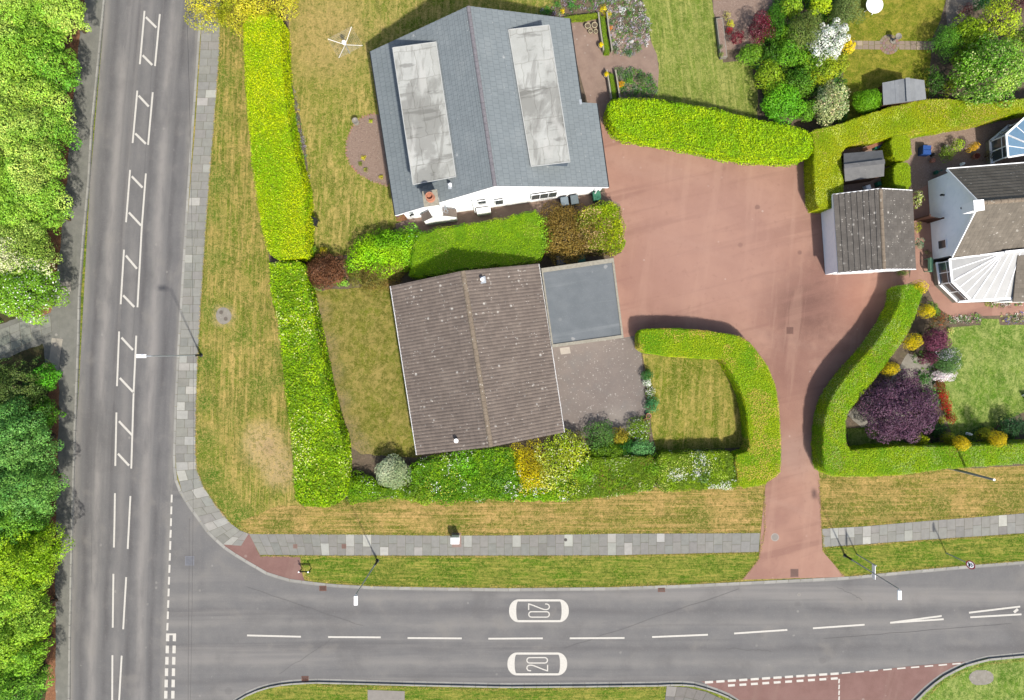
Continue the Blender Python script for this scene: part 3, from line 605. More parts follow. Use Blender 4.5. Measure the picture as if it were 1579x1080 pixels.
# give-way marks of the side street
for i in range(12):
    x = 1087 + i * 17.6; y = 1052.5 - i * 1.18; line((x, y), (x + 12.5, y - .8), .17)
    if i > 1: line((x + .5, y + 7.3), (x + 11, y + 6.6), .17)
for i in range(10): line((1298 + i * 21.3, 1038.3 - i * 1.75), (1311 + i * 21.3, 1037.2 - i * 1.75), .1)
for y in (1047, 1056, 1065, 1074, 1083, 1092): line((1294, y), (1293.5, y + 7), .1)
tag(mk.build("road_markings", M_white), kind='structure')
mk = MB()
def wig(a, b, wd, n=14, amp=1.2):
    p0 = a
    for i in range(1, n + 1):
        p1 = (a[0] + (b[0] - a[0]) * i / n + random.uniform(-amp, amp), a[1] + (b[1] - a[1]) * i / n + random.uniform(-amp, amp)); line(p0, p1, wd, .003); p0 = p1
wig((1140, 908), (870, 1000), .025); wig((292, 800), (289, 1200), .03, 20, .3); wig((380, 905), (560, 966), .02); wig((1270, 985), (1560, 962), .025, 20, .6); wig((430, 1040), (520, 980), .02); wig((140, 560), (141, 900), .02, 20, .5); wig((240, 20), (205, 520), .02, 30, .5)
for a, b in (((1290, 905), (1330, 925)), ((1120, 1000), (1190, 1004))): wig(a, b, .03)
tag(mk.build("tar_seams", plain("tar_seam", A(116, 114, 113), .8)), kind='structure')
mk = MB()
# speed roundels with the number 20
def poly2d(mb, pts, z): mb.prism(pts, z, z)
def stroke(mb, pts, wd, z):
    L, R = offset(pts, wd / 2), offset(pts, -wd / 2)
    for i in range(len(pts) - 1): mb.face([(*R[i], z), (*L[i], z), (*L[i + 1], z), (*R[i + 1], z)])
def arc(cx, cy, rx, ry, a0, a1, n=14): return [Vector((cx + rx * math.cos(math.radians(a0 + (a1 - a0) * k / n)), cy + ry * math.sin(math.radians(a0 + (a1 - a0) * k / n)))) for k in range(n + 1)]
def roundel(px, py, flip):
    b = MB(); z = 0.008; c = W(px, py, 0); s = -1 if flip else 1
    def T(p): return Vector((c.x + s * p[0], c.y + s * p[1]))
    def ring(lx, ly, rx, ry): return [p for sx, sy, a0 in ((1, -1, -90), (1, 1, 0), (-1, 1, 90), (-1, -1, 180)) for p in arc(sx * (lx - rx), sy * (ly - ry), rx, ry, a0, a0 + 90, 10)]
    o_, i_ = ring(2.21, .85, .72, .8), ring(1.68, .69, .14, .66); n = len(o_)
    for k in range(n): b.face([(*T(v), z) for v in (i_[k], o_[k], o_[(k + 1) % n], i_[(k + 1) % n])])
    zero = arc(.57, -.27, .2, .2, -90, 90) + arc(-.55, -.27, .2, .2, 90, 270); zero.append(zero[0])
    stroke(b, [T(v) for v in zero], .085, z)
    two = [Vector(v) for v in ((.46, .5), (.6, .5), (.71, .45), (.77, .34), (.76, .22), (.69, .13), (.56, .085), (.4, .09), (.2, .15), (-.1, .27), (-.4, .39), (-.75, .51))]
    stroke(b, [T(v) for v in two], .085, z); stroke(b, [T(Vector(v)) for v in ((-.76, .55), (-.76, .06))], .085, z + .001)
    return tag(b.build("speed_roundel_marking", M_white), kind='structure')
roundel(831, 942, False); roundel(828.5, 1024, True)

# ---------------------------------------------------------------- buildings
def felt_sheets():
    m = M_dorm; nt = m.node_tree; p = nt.nodes["Principled BSDF"]; src = p.inputs['Base Color'].links[0].from_socket
    br = nt.nodes.new("ShaderNodeTexBrick"); v = coords(nt, 'Object', (1, 1, 1), -.15); d = nt.nodes.new("ShaderNodeVectorMath"); d.operation = 'ADD'; nt.links.new(v, d.inputs[0])
    nz = nt.nodes.new("ShaderNodeTexNoise"); nz.inputs['Scale'].default_value = 1.6; nt.links.new(v, nz.inputs['Vector']); sc_ = nt.nodes.new("ShaderNodeVectorMath"); sc_.operation = 'SCALE'; sc_.inputs['Scale'].default_value = .35; nt.links.new(nz.outputs['Color'], sc_.inputs[0]); nt.links.new(sc_.outputs[0], d.inputs[1])
    nt.links.new(d.outputs[0], br.inputs[0]); br.inputs['Scale'].default_value = 1; br.inputs['Brick Width'].default_value = 1.05; br.inputs['Row Height'].default_value = 1.9; br.inputs['Mortar Size'].default_value = .05; br.inputs['Mortar Smooth'].default_value = 1
    br.inputs[1].default_value = (1, 1, 1, 1); br.inputs[2].default_value = (.88, .88, .87, 1); br.inputs[3].default_value = (.66, .65, .63, 1); nt.links.new(mixc(nt, .85, src, mixc(nt, 1.0, src, br.outputs[0], 'MULTIPLY')), p.inputs['Base Color'])
def tiles_mat(name, base, dark, light, speck=None, speck_thr=0.93, cw=0.33, ch=0.3, patch=0.4, joint=0.75, var=.8):
    m, nt, p = newmat(name)
    tc = nt.nodes.new("ShaderNodeTexCoord"); br = nt.nodes.new("ShaderNodeTexBrick"); nt.links.new(tc.outputs['UV'], br.inputs[0])
    br.inputs['Scale'].default_value = 1; br.inputs['Brick Width'].default_value = cw; br.inputs['Row Height'].default_value = ch
    br.inputs['Mortar Size'].default_value = 0.012; br.inputs['Mortar Smooth'].default_value = 0.3; br.inputs['Bias'].default_value = 0.0
    br.inputs[1].default_value = (1, 1, 1, 1); br.inputs[2].default_value = (var, var, var, 1); br.inputs[3].default_value = (joint, joint, joint, 1)
    v = coords(nt, 'UV')
    col = mixc(nt, step(nt, noise(nt, v, 1.2, 8, 0.7), 0.3, 0.7), base, dark)
    col = mixc(nt, step(nt, noise(nt, v, 0.45, 6, 0.6), 0.48, 0.7, patch), col, light)
    col = mixc(nt, step(nt, noise(nt, coords(nt, 'UV', (2.5, 0.3, 1)), 1.5, 5, 0.6), 0.52, 0.75, 0.4), col, tuple(x * 0.75 for x in base))
    col = mixc(nt, 1.0, col, br.outputs[0], 'MULTIPLY')
    col = mixc(nt, step(nt, noise(nt, v, 22, 4, 0.7), 0.52, 0.8, 0.4), col, light)
    if speck:
        for sc, th in ((3.0, speck_thr), (7.5, speck_thr - 0.03)):
            vo = nt.nodes.new("ShaderNodeTexVoronoi"); vo.inputs['Scale'].default_value = sc; nt.links.new(v, vo.inputs['Vector'])
            sp = nt.nodes.new("ShaderNodeSeparateColor"); nt.links.new(vo.outputs['Color'], sp.inputs[0])
            d = math_(nt, 'ADD', vo.outputs['Distance'], math_(nt, 'MULTIPLY', noise(nt, v, 20, 2), 0.25))
            a = math_(nt, 'SUBTRACT', 1, step(nt, d, 0.3, 0.46)); col = mixc(nt, math_(nt, 'MULTIPLY', a, math_(nt, 'MULTIPLY', step(nt, sp.outputs[0], th, th + 0.02), step(nt, noise(nt, v, 0.9, 4, .7), .42, .6))), col, speck)
    nt.links.new(col, p.inputs['Base Color']); p.inputs['Roughness'].default_value = 0.8; p.inputs['Specular IOR Level'].default_value = 0.3
    b = nt.nodes.new("ShaderNodeBump"); b.inputs['Strength'].default_value = 0.5; b.inputs['Distance'].default_value = 0.01
    nt.links.new(br.outputs[0], b.inputs['Height']); nt.links.new(b.outputs[0], p.inputs['Normal']); return m
M_slate = tiles_mat("grey_slate_tiles", A(156, 166, 170), A(148, 158, 162), A(174, 182, 184), A(200, 204, 204), 0.975, 0.33, 0.45, 0.4, 0.58, var=.94)  # dark joints also paint in the shadow line under each course step
M_btile = tiles_mat("brown_roman_tiles", A(148, 134, 123), A(132, 119, 110), A(168, 154, 142), A(226, 220, 210), 0.84, 0.3, 0.33, 0.5, 0.8)
M_gtile = tiles_mat("weathered_grey_tiles", A(132, 126, 118), A(114, 108, 101), A(160, 152, 142), A(222, 216, 206), 0.74, 0.33, 0.33, 0.45, 0.66)
M_ntile = tiles_mat("neighbour_tiles", A(148, 138, 124), A(130, 121, 108), A(166, 156, 142), A(224, 218, 206), 0.88, 0.33, 0.33, 0.45, 0.7)
M_ridge = surf("ridge_tile", A(156, 152, 158), A(134, 130, 136), 4, [('n', 8, (1, 1, 1), 0, 0.5, 0.7, A(186, 182, 180), 0.5)], bump=0.3)
M_ridgeb = surf("ridge_tile_brown", A(168, 152, 132), A(148, 132, 114), 4, [('v', 6, 0.8, A(220, 212, 196), 0.8)], bump=0.3)
M_render = surf("white_render", (0.82, 0.82, 0.82), (0.78, 0.78, 0.78), 2, [('n', 2, (1, 1, 1), 0, 0.55, 0.8, (0.66, 0.66, 0.64), 0.4)], bump=0.1)
M_greyr = surf("grey_render", (0.82, 0.83, 0.83), (0.76, 0.78, 0.79), 1.5, [('n', 3, (1, 1, 1), 0, 0.55, 0.8, (0.6, 0.62, 0.64), 0.4)], bump=0.1)
M_upvc = plain("white_plastic", (0.82, 0.82, 0.82), 0.35, var=0.05)
M_glass = plain("window_glass", A(92, 104, 106), 0.08); M_glass.node_tree.nodes["Principled BSDF"].inputs['Specular IOR Level'].default_value = 0.8
M_felt = surf("flat_roof_felt", A(136, 142, 146), A(124, 131, 135), 0.8, [('n', 1, (0.08, 1.6, 1), -0.13, 0.5, 0.75, A(178, 182, 182), 0.6), ('n', 16, (1, 1, 1), 0, 0.5, 0.85, A(176, 180, 180), 0.4), ('v', 2.2, 0.97, A(200, 200, 196), 0.6), ('n', 0.5, (1, 1, 1), 0, 0.52, 0.75, A(138, 144, 146), 0.5)], bump=0.2)
M_dorm = surf("weathered_flat_roof", A(222, 224, 218), A(206, 208, 202), 0.8, [('n', 0.45, (1, 0.7, 1), 0.2, 0.48, 0.6, A(160, 160, 154), 0.7), ('n', 1.0, (0.4, 1.8, 1), -0.14, 0.54, 0.64, A(134, 133, 128), 0.6), ('n', 1.3, (1.6, .25, 1), 0.14, 0.55, 0.64, A(150, 149, 143), 0.5),
    ('n', 0.6, (1.4, .5, 1), 0, 0.55, 0.7, A(228, 228, 222), 0.8), ('n', 14, (1, 1, 1), 0, 0.5, 0.85, A(168, 160, 146), 0.35)], bump=0.3)
M_beige = surf("stone_coping", A(196, 190, 172), A(172, 166, 150), 5, [('v', 7, 0.8, A(150, 146, 120), 0.6)], bump=0.2)
M_brown = plain("brown_timber", A(110, 74, 58), 0.7); M_dark = plain("dark_metal", A(52, 54, 58), 0.5); M_steel = plain("galvanised_steel", A(214, 222, 230), 0.4, 0.15)
M_lead = plain("lead_flashing", A(110, 124, 140), 0.6); M_terra = plain("terracotta", A(232, 160, 128), 0.8, var=0.25)
M_blue = plain("blue_plastic", A(52, 98, 176), 0.5); M_green = plain("green_plastic", A(40, 130, 104), 0.5); M_binb = plain("grey_bin_plastic", A(70, 84, 92), 0.5)
M_shed = tiles_mat("shed_roofing_felt", A(138, 138, 138), A(118, 118, 120), A(166, 166, 164), A(200, 196, 190), 0.97, 1.6, 0.5, 0.5, 0.8)
M_timber = surf("shed_timber", A(132, 92, 64), A(104, 72, 52), 4, [('n', 1, (0.5, 12, 1), 0, 0.5, 0.7, A(84, 58, 44), 0.6)], bump=0.3)
M_poly = surf("polycarbonate_roof", A(222, 222, 218), A(208, 208, 205), 1.2, rough=0.25, spec=0.5)
M_bglass = plain("blue_tinted_glass", A(150, 190, 222), 0.08)

def slope(name, e0, e1, r1, r0, mat, parent, roll=0, amp=0.0, crs=0.33, stp=0.022, label=None):
    """tiled slope: e0-e1 eave, r0-r1 ridge; rolls run up the slope, courses step along it; closed underneath"""
    e0, e1, r0, r1 = map(Vector, (e0, e1, r0, r1)); Lx = ((e1 - e0).length + (r1 - r0).length) / 2; Ly = ((r0 - e0).length + (r1 - e1).length) / 2
    n = (e1 - e0).cross(r0 - e0).normalized(); n = n if n.z > 0 else -n
    nx = max(1, int(Lx / roll * 6)) if roll else 1; ny = max(1, round(Ly / crs)); b = MB()
    def pt(u, v, h): return (e0.lerp(e1, u)).lerp(r0.lerp(r1, u), v) + n * h
    def hh(u): return amp * abs(math.sin(math.pi * u * Lx / roll)) ** 0.7 if roll else 0
    flip = (e1 - e0).cross(r0 - e0).z < 0
    for j in range(ny):
        v0, v1 = j / ny, (j + 1) / ny
        for i in range(nx):
            u0, u1 = i / nx, (i + 1) / nx
            q = [pt(u0, v0, hh(u0) + stp), pt(u1, v0, hh(u1) + stp), pt(u1, v1, hh(u1)), pt(u0, v1, hh(u0))]; uv = [(u0 * Lx, v0 * Ly), (u1 * Lx, v0 * Ly), (u1 * Lx, v1 * Ly), (u0 * Lx, v1 * Ly)]
            b.face(q[::-1] if flip else q, uv[::-1] if flip else uv)
            q = [pt(u0, v0, hh(u0) - (.0 if j else .08)), pt(u1, v0, hh(u1) - (.0 if j else .08)), pt(u1, v0, hh(u1) + stp), pt(u0, v0, hh(u0) + stp)]
            b.face(q, [(u0 * Lx, v0 * Ly)] * 4)
    lo = [pt(u, v, -.08) for u, v in ((0, 0), (1, 0), (1, 1), (0, 1))]; b.face(lo, [(0, 0)] * 4)
    for u in (0, 1): b.face([pt(u, 0, -.08), pt(u, 1, -.08), pt(u, 1, amp + .0), pt(u, 0, stp)], [(0, 0)] * 4)
    o = b.build(name, mat, parent); return tag(o, label) if label else o
def ridge(a, b_, mat, parent, r=0.13, L=0.45):
    a, b_ = Vector(a), Vector(b_); n = max(1, round((b_ - a).length / L)); d = (b_ - a).normalized(); s_ = Vector((d.y, -d.x, 0)).normalized(); m = MB()
    for i in range(n):
        p, q = a.lerp(b_, i / n) + d * .008, a.lerp(b_, (i + 1) / n) - d * .008; dz = random.uniform(-.006, .006)
        ring = lambda c, k: [c + s_ * math.cos(math.radians(t)) * r * k + Vector((0, 0, math.sin(math.radians(t)) * r * .75 * k - .04 + dz)) for t in range(0, 181, 30)]
        A_, B_ = ring(p, 1.06), ring(q, .98)
        for k in range(6): m.face([A_[k], B_[k], B_[k + 1], A_[k + 1]])
        m.face(A_); m.face(B_[::-1])
    return m.build("ridge_tiles", mat, parent)
def bar(mb, a, b_, w_, h_, up=Vector((0, 0, 1))):
    a, b_ = Vector(a), Vector(b_); d = (b_ - a).normalized(); s_ = d.cross(up).normalized() * w_ / 2; u = s_.cross(d).normalized() * h_ / 2
    P = [p + x * s_ + y * u for p in (a, b_) for x, y in ((-1, -1), (1, -1), (1, 1), (-1, 1))]
    for q in ((3, 2, 1, 0), (4, 5, 6, 7), (0, 1, 5, 4), (1, 2, 6, 5), (2, 3, 7, 6), (3, 0, 4, 7)): mb.face([P[i] for i in q])
def ray_wall(px, py, a, b_):
    """point where the view line through a photo pixel meets the vertical wall plane over a-b"""
    d = Vector(((px - CX) * S, (CY - py) * S, -H)); n = Vector(((b_ - a).y, -(b_ - a).x, 0)); o = Vector((0, 0, H))
    t = (Vector((a.x, a.y, 0)) - o).dot(n) / d.dot(n); return o + d * t
def wallquad(mb, a, b_, s0, s1, z0, z1, out, th=0.03):
    """box on the wall a->b between distances s0..s1 and heights z0..z1, standing proud by `out`"""
    d = (b_ - a).xy.normalized(); n = Vector((d.y, -d.x)); 
    p = Vector((a.x, a.y)); c = p + d * (s0 + s1) / 2 + n * (out - th / 2)
    mb.box((c.x, c.y, (z0 + z1) / 2), (abs(s1 - s0), th, z1 - z0), math.atan2(d.y, d.x))
def window(parent, a, b_, s0, s1, z0, z1, panes=1, out=0.03, label=None):
    fr = MB(); n = panes
    for (x0, x1, y0, y1) in [(s0 - .03, s1 + .03, z1, z1 + .03), (s0 - .04, s1 + .04, z0 - .04, z0)] : wallquad(fr, a, b_, x0, x1, y0, y1, out, .05)
    for k in range(n + 1):
        x = s0 + (s1 - s0) * k / n; wallquad(fr, a, b_, x - .018, x + .018, z0, z1, out, .05)
    f = fr.build("window", M_upvc, parent); g = MB(); wallquad(g, a, b_, s0, s1, z0, z1, out - .006, .02)
    g2 = g.build("pane", M_glass, parent); g2.parent = f; return f
def body(mb, fl, fr_, bl, br_, zl_, zr_, k0, k1, zk):
    """pentagonal prism: front-left, front-right, back-left, back-right corners, wall tops, ridge points"""
    f = lambda p, z: (p[0], p[1], z); g = 0.05
    mb.face([f(fl, g), f(fr_, g), f(fr_, zr_), f(k0, zk), f(fl, zl_)]); mb.face([f(br_, g), f(bl, g), f(bl, zl_), f(k1, zk), f(br_, zr_)])
    mb.face([f(bl, g), f(fl, g), f(fl, zl_), f(bl, zl_)]); mb.face([f(fr_, g), f(br_, g), f(br_, zr_), f(fr_, zr_)])
    mb.face([f(fl, zl_), f(k0, zk), f(k1, zk), f(bl, zl_)]); mb.face([f(k0, zk), f(fr_, zr_), f(br_, zr_), f(k1, zk)])

felt_sheets(); M_trim = plain('painted_trim', A(226, 228, 224), .5)
# --- the grey roofed house with two dormers
def G(px, py, z): v = W(px, py, 0); return Vector((v.x, v.y, z))      # a ground position given height z
h1 = E("house", "white rendered house with grey slate gable roof and two flat roofed dormers", "house", G(757, 190, 0.1))
BL, TL = G(619.5, 343, 2.7), G(583, 104, 2.7); KB_, KT = G(766.7, 322, 7.05), G(731.3, 83, 7.05); BR, TR = G(931, 300, 2.3), G(897, 55, 2.3)
f_ = 0.854; SU0, SU1 = KB_.lerp(BR, f_), KT.lerp(TR, f_)        # line of the set-back upper eave
ts = 0.502                                                     # where the eave steps back
RM, EM, UM = KB_.lerp(KT, ts), BR.lerp(TR, ts), SU0.lerp(SU1, ts)
slope("roof", BL, TL, KT, KB_, M_slate, h1, crs=0.45, stp=0.04, label="grey slate roof slope on the left of the ridge")
slope("roof", BR, EM, RM, KB_, M_slate, h1, crs=0.45, stp=0.04)
slope("roof", UM, SU1, KT, RM, M_slate, h1, crs=0.45, stp=0.04)
ridge(KB_, KT, M_ridge, h1)
wl, wr = G(632, 341.2, 0), G(925.5, 300.2, 0); wtl, wtr = G(597, 104.6, 0), G(891, 60.5, 0); dn = Vector((0, 0, 0))
m = MB(); mid = lambda a, b_, t: a.lerp(b_, t)
wm_l, wm_r = mid(wl, wtl, ts), mid(wr, wtr, ts)
lo_ = lambda p: Vector((p.x, p.y, 0))
kb1, kt1, km1 = KB_.lerp(KT, .012), KB_.lerp(KT, .99), RM
body(m, lo_(BL.lerp(KB_, .07).lerp(TL.lerp(KT, .07), .012)), lo_(BR.lerp(KB_, .04).lerp(TR.lerp(KT, .04), .012)), lo_(BL.lerp(KB_, .07).lerp(TL.lerp(KT, .07), ts)), lo_(BR.lerp(KB_, .04).lerp(TR.lerp(KT, .04), ts - .01)), 2.88, 2.36, kb1, km1, 6.92)
body(m, lo_(BL.lerp(KB_, .07).lerp(TL.lerp(KT, .07), ts)), lo_(BR.lerp(KB_, .17).lerp(TR.lerp(KT, .17), ts)), lo_(BL.lerp(KB_, .07).lerp(TL.lerp(KT, .07), .985)), lo_(BR.lerp(KB_, .17).lerp(TR.lerp(KT, .17), .985)), 2.88, 2.95, km1, kt1, 6.9)
m.build("wall", M_render, h1)
# verge boards and gutters
vb = MB(); dd = (KB_ - KT).normalized()
for a, b_ in ((BL, KB_), (BR, KB_)): bar(vb, a + dd * .03 - Vector((0, 0, .1)), b_ + dd * .03 - Vector((0, 0, .1)), .03, .16)
vb.build("bargeboard", M_upvc, h1)
gt = MB()
for a, b_, sx in ((BL, TL, -1), (BR, EM, 1), (UM, SU1, 1)): gt = MB(); gt.tube([a + Vector((sx * .05, 0, -.06)), b_ + Vector((sx * .05, 0, -.06))], .055, 8); gt.build("gutter", M_dark, h1)
fl = MB(); p = UM + Vector((-.12, .0, .06)); fl.box((p.x, p.y, p.z + .02), (.32, .34, .05), .14); fl.build("flashing", M_steel, h1)
# gable windows (placed where the photograph's view lines meet the gable)
wd_ = (wr - wl).xy.normalized()
def sval(px, py): q = ray_wall(px, py, wl, wr); return (q.xy - wl.xy).dot(wd_), q.z
for x0, x1, y0, y1, n in ((737.3, 749.6, 309.5, 316), (763.5, 776, 308.5, 315.3), (819.5, 858.5, 296.5, 305.5)).__iter__() if False else ((737.3, 749.6, 309.8, 316, 1), (763.5, 776, 308.6, 315, 1), (819.5, 858.5, 298.5, 305.5, 3)):
    s0, za = sval(x0, (y0 + y1) / 2 + (x1 - x0) * .07); s1, zb = sval(x1, (y0 + y1) / 2 - (x1 - x0) * .07); _, z1 = sval((x0 + x1) / 2, y0); _, z0 = sval((x0 + x1) / 2, y1)
    window(h1, wl, wr, s0, s1, z0, z1, n)
m = MB(); s0, _ = sval(735, 324); s1, _ = sval(756, 321); wallquad(m, wl, wr, s0, s1, .1, 1.15, .34, .34); m.build("lean_to", M_render, h1)
m = MB(); s0, z0 = sval(635.5, 330); wallquad(m, wl, wr, s0 - .1, s0 + .1, z0 - .15, z0 + .12, .1, .1); m.tube([(wl.x + .42, wl.y - .1, z0), (wl.x + .42, wl.y - .1, z0 + .35)], .05); m.build("flue_vent", M_dark, h1)
m = MB(); 
for s0 in (4.9,): q = wl.xy + wd_ * s0; m.tube([(q.x, q.y - .08, .1), (q.x, q.y - .08, 3.9)], .045); m.build("downpipe", M_upvc, h1); m = MB()
q = wl.xy + wd_ * 13.7; m.tube([(q.x, q.y - .1, .3), (q.x, q.y - .1, 2.1)], .05); m.build("downpipe", M_upvc, h1)
# chimney breast with tiled shoulders, stack and pot
nrm = Vector((wd_.y, -wd_.x)); sA, sB = 1.2, 3.5
def WP(s_, o_, z): q = wl.xy + wd_ * s_ + nrm * o_; return Vector((q.x, q.y, z))
m = MB(); D = .5
m.prism([WP(sA, -.05, 0).xy, WP(sB, -.05, 0).xy, WP(sB, D, 0).xy, WP(sA, D, 0).xy], .05, 1.9)
k0, k1 = 1.95, 2.72
for a, b_ in ((sA, k0), (sB, k1)):
    lo0, lo1, hi0, hi1 = WP(a, -.05, 1.9), WP(a, D, 1.9), WP(b_, -.05, 2.9), WP(b_, D, 2.9)
    base0, base1 = WP(b_, -.05, 1.9), WP(b_, D, 1.9)
    for q in ([lo1, base1, hi1], [lo0, hi0, base0], [lo0, lo1, hi1, hi0]): m.face(q)
m.prism([WP(k0, -.3, 0).xy, WP(k1, -.3, 0).xy, WP(k1, D, 0).xy, WP(k0, D, 0).xy], 1.9, 6.6, True)
ch = m.build("chimney", M_render, h1)
cp = MB(); cq = WP((k0 + k1) / 2, (D - .3) / 2, 0); an = math.atan2(wd_.y, wd_.x); cp.box((cq.x, cq.y, 6.66), (.98, 1.0, .12), an)
cp.mi = 0; cp.build("capping", M_beige, h1).parent = ch
pt_ = MB(); pt_.lathe((cq.x, cq.y, 6.72), [(.3, 0), (.27, .05), (.24, .1), (.22, .5), (.27, .52), (.27, .6), (.2, .6), (.18, .35), (0, .35)], 20); pt_.build("chimney_pot", M_terra, h1, True).parent = ch
for a, b_, nm in ((sA, k0, 0), (sB, k1, 1)):
    t_ = slope("shoulder_tiles", WP(a - (.08 if a < b_ else -.08), D + .05, 1.86), WP(a - (.08 if a < b_ else -.08), -.0, 1.86), WP(b_, -.0, 2.98), WP(b_, D + .05, 2.98), M_btile, h1, crs=.3, stp=.05); 
# box dormers
def dormer(pts, zt, zb, stainlab, cheek):
    P = [W(x, y, zt).xy for x, y in pts]; c = sum(P, Vector((0, 0))) / 4; m = MB(); m.prism([c + (p - c) * .965 for p in P], zb, zt - .12)
    d = m.build("dormer", M_lead, h1); tag(d, stainlab)
    r_ = MB().prism(P, zt - .12, zt, True); rf = r_.build("flat_roof", M_dorm, h1); rf.parent = d
    ed = MB()
    for i in range(4): bar(ed, (*P[i], zt + .01), (*P[(i + 1) % 4], zt + .01), .05, .035)
    e_ = ed.build("roof_trim", M_trim, h1); e_.parent = d
    # windows in the outer cheek
    a, b_ = (P[0], P[3]) if cheek else (P[1], P[2])
    a3, b3 = Vector((*a, 0)), Vector((*b_, 0)); 
    if not cheek: a3, b3 = Vector((*P[2], 0)), Vector((*P[1], 0))
    L = (b3 - a3).length
    for k in range(3):
        s0 = L * (.12 + k * .29); f = window(h1, a3, b3, s0, s0 + L * .17, zt - 1.15, zt - .3, 2, 0.0); g = [o for o in h1.children if o == f]; 
        for ch_ in list(f.children): ch_.hide_render = False
    return d
dormer([(605.5, 74), (672.4, 65), (703, 272.5), (637, 285)], 5.7, 3.4, "left dormer with pale stained felt roof", True)
dormer([(784, 46), (846.8, 39), (879, 250), (819, 257)], 5.7, 3.8, "right dormer with pale stained felt roof", False)
def roofvent(parent, p, s_=.3, pot=True):
    m = MB(); m.box((p.x, p.y, p.z + .03), (s_ * 1.5, s_ * 1.6, .04), .14); v = m.build("vent_flashing", M_steel, parent)
    m = MB(); m.lathe((p.x, p.y, p.z), [(s_ * .32, 0), (s_ * .32, .35), (s_ * .42, .38), (s_ * .42, .46), (0, .5)], 14); m.build("roof_vent", M_upvc if pot else M_dark, parent, True)
def on_slope(px, py, e0, e1, r1):
    n = (e1 - e0).cross(r1 - e0).normalized(); d = Vector(((px - CX) * S, (CY - py) * S, -H)); o_ = Vector((0, 0, H)); return o_ + d * ((e0 - o_).dot(n) / d.dot(n))
roofvent(h1, on_slope(695, 287, BL, TL, KB_), .25)
an1 = E("tv_aerial", "grey television aerial on the white gable beside the chimney", "aerial", WP(3.0, .35, 2.9))
m = MB(); q = WP(3.05, .3, 0); m.tube([(q.x, q.y, 2.6), (q.x, q.y, 4.6)], .03, 6); m.build("mast", M_steel, an1)
m = MB(); m.tube([(q.x - .1, q.y - .35, 4.5), (q.x + .25, q.y + .75, 4.65)], .02, 6)
for k in range(7):
    t = k / 6; cx, cy, cz = q.x - .1 + .35 * t, q.y - .35 + 1.1 * t, 4.5 + .15 * t; m.tube([(cx - .28, cy + .09, cz), (cx + .28, cy - .09, cz)], .012, 5)
m.build("antenna", M_steel, an1)

# --- the brown tiled bungalow
h2 = E("house", "bungalow with low pitched brown ribbed tile roof between the two left lawns", "bungalow", G(738, 552, 0.1))
e0, e1, k0_, k1_, f0, f1 = W(643.5, 702, 2.6), W(603, 441.5, 2.6), W(757, 689.5, 4.6), W(713.5, 418, 4.6), W(869.4, 667, 2.6), W(830, 407, 2.6)
slope("roof", e0, e1, k1_, k0_, M_btile, h2, roll=.235, amp=.036, crs=.345, stp=.025)
slope("roof", f0, f1, k1_, k0_, M_btile, h2, roll=.235, amp=.036, crs=.345, stp=.025)
ridge(k0_, k1_, M_ridgeb, h2, .17)
def inset(p, cen, k): return Vector((cen.x + (p.x - cen.x) * k, cen.y + (p.y - cen.y) * k, 0))
cen = (e0 + e1 + f0 + f1) / 4; m = MB()
q = [inset(v, cen, .955) for v in (e0, f0, e1, f1)]; kk = [inset(v, cen, .97) for v in (k0_, k1_)]
body(m, q[0], q[1], q[2], q[3], 2.6, 2.6, kk[0], kk[1], 4.5); m.build("wall", M_greyr, h2)
m = MB(); 
for a, b_ in ((e0, k0_), (f0, k0_), (e1, k1_), (f1, k1_)): m = MB(); bar(m, a - Vector((0, 0, .1)), b_ - Vector((0, 0, .1)), .025, .16); m.build("bargeboard", M_btile, h2); m = MB(); m.tube([e0 + Vector((-.06, 0, -.05)), e1 + Vector((-.06, 0, -.05))], .04); m.build("gutter", M_upvc, h2); m = MB(); m.tube([f0 + Vector((.05, 0, -.05)), f1 + Vector((.05, 0, -.05))], .03); m.build("gutter", M_upvc, h2)
p = on_slope(744, 432, f0, f1, k0_); roofvent(h2, p, .3); 
p = on_slope(704, 679, e0, e1, k0_); m = MB(); m.lathe((p.x, p.y, p.z), [(.09, -.1), (.09, .3), (.15, .32), (.15, .36), (0, .38)], 14); m.build("soil_pipe", M_upvc, h2, True)
window(h2, Vector((q[0].x, q[0].y, 0)), Vector((q[1].x, q[1].y, 0)), 2.0, 3.8, .95, 2.2, 3); window(h2, Vector((q[0].x, q[0].y, 0)), Vector((q[1].x, q[1].y, 0)), 7.0, 8.6, .95, 2.2, 2)
# --- flat roofed garage joined to it
g1 = E("garage", "flat grey felt roofed garage against the right side of the brown bungalow", "garage", G(898, 468, 0.1))
P = [W(x, y, 2.7) for x, y in ((834.5, 414.5), (946, 398.5), (961.5, 521), (851.5, 536))]
# keep clear of the bungalow's eave
m = MB(); cg = sum(P, Vector()) / 4; m.prism([(cg + (p - cg) * .965).xy for p in P], .05, 2.6); m.build("wall", M_greyr, g1)
m = MB().prism([p.xy for p in P], 2.6, 2.68, True); m.build("flat_roof", M_felt, g1)
m = MB()
for i, (wd2, hh_) in enumerate(((.3, .1), (.14, .08), (.22, .1), (.1, .06))):
    a, b_ = P[i], P[(i + 1) % 4]; c_ = (a + b_) / 2; inn = (cg - c_).normalized() * wd2 / 2
    aa, bb = a + inn * .9, b_ + inn * .9; bar(m, (aa.x, aa.y, 2.7), (bb.x, bb.y, 2.7), wd2, hh_)
m.build("coping", M_beige, g1)
m = MB(); a, b_ = P[3], P[2]; dv = (b_ - a).normalized(); nv = Vector((dv.y, -dv.x, 0)); 
for k in range(9): 
    c_ = a.lerp(b_, .12 + .08 * k + .04) - nv * .06; m.box((c_.x, c_.y, 1.2), (.4, .08, 2.2), math.atan2(dv.y, dv.x))
m.build("garage_door", M_upvc, g1)
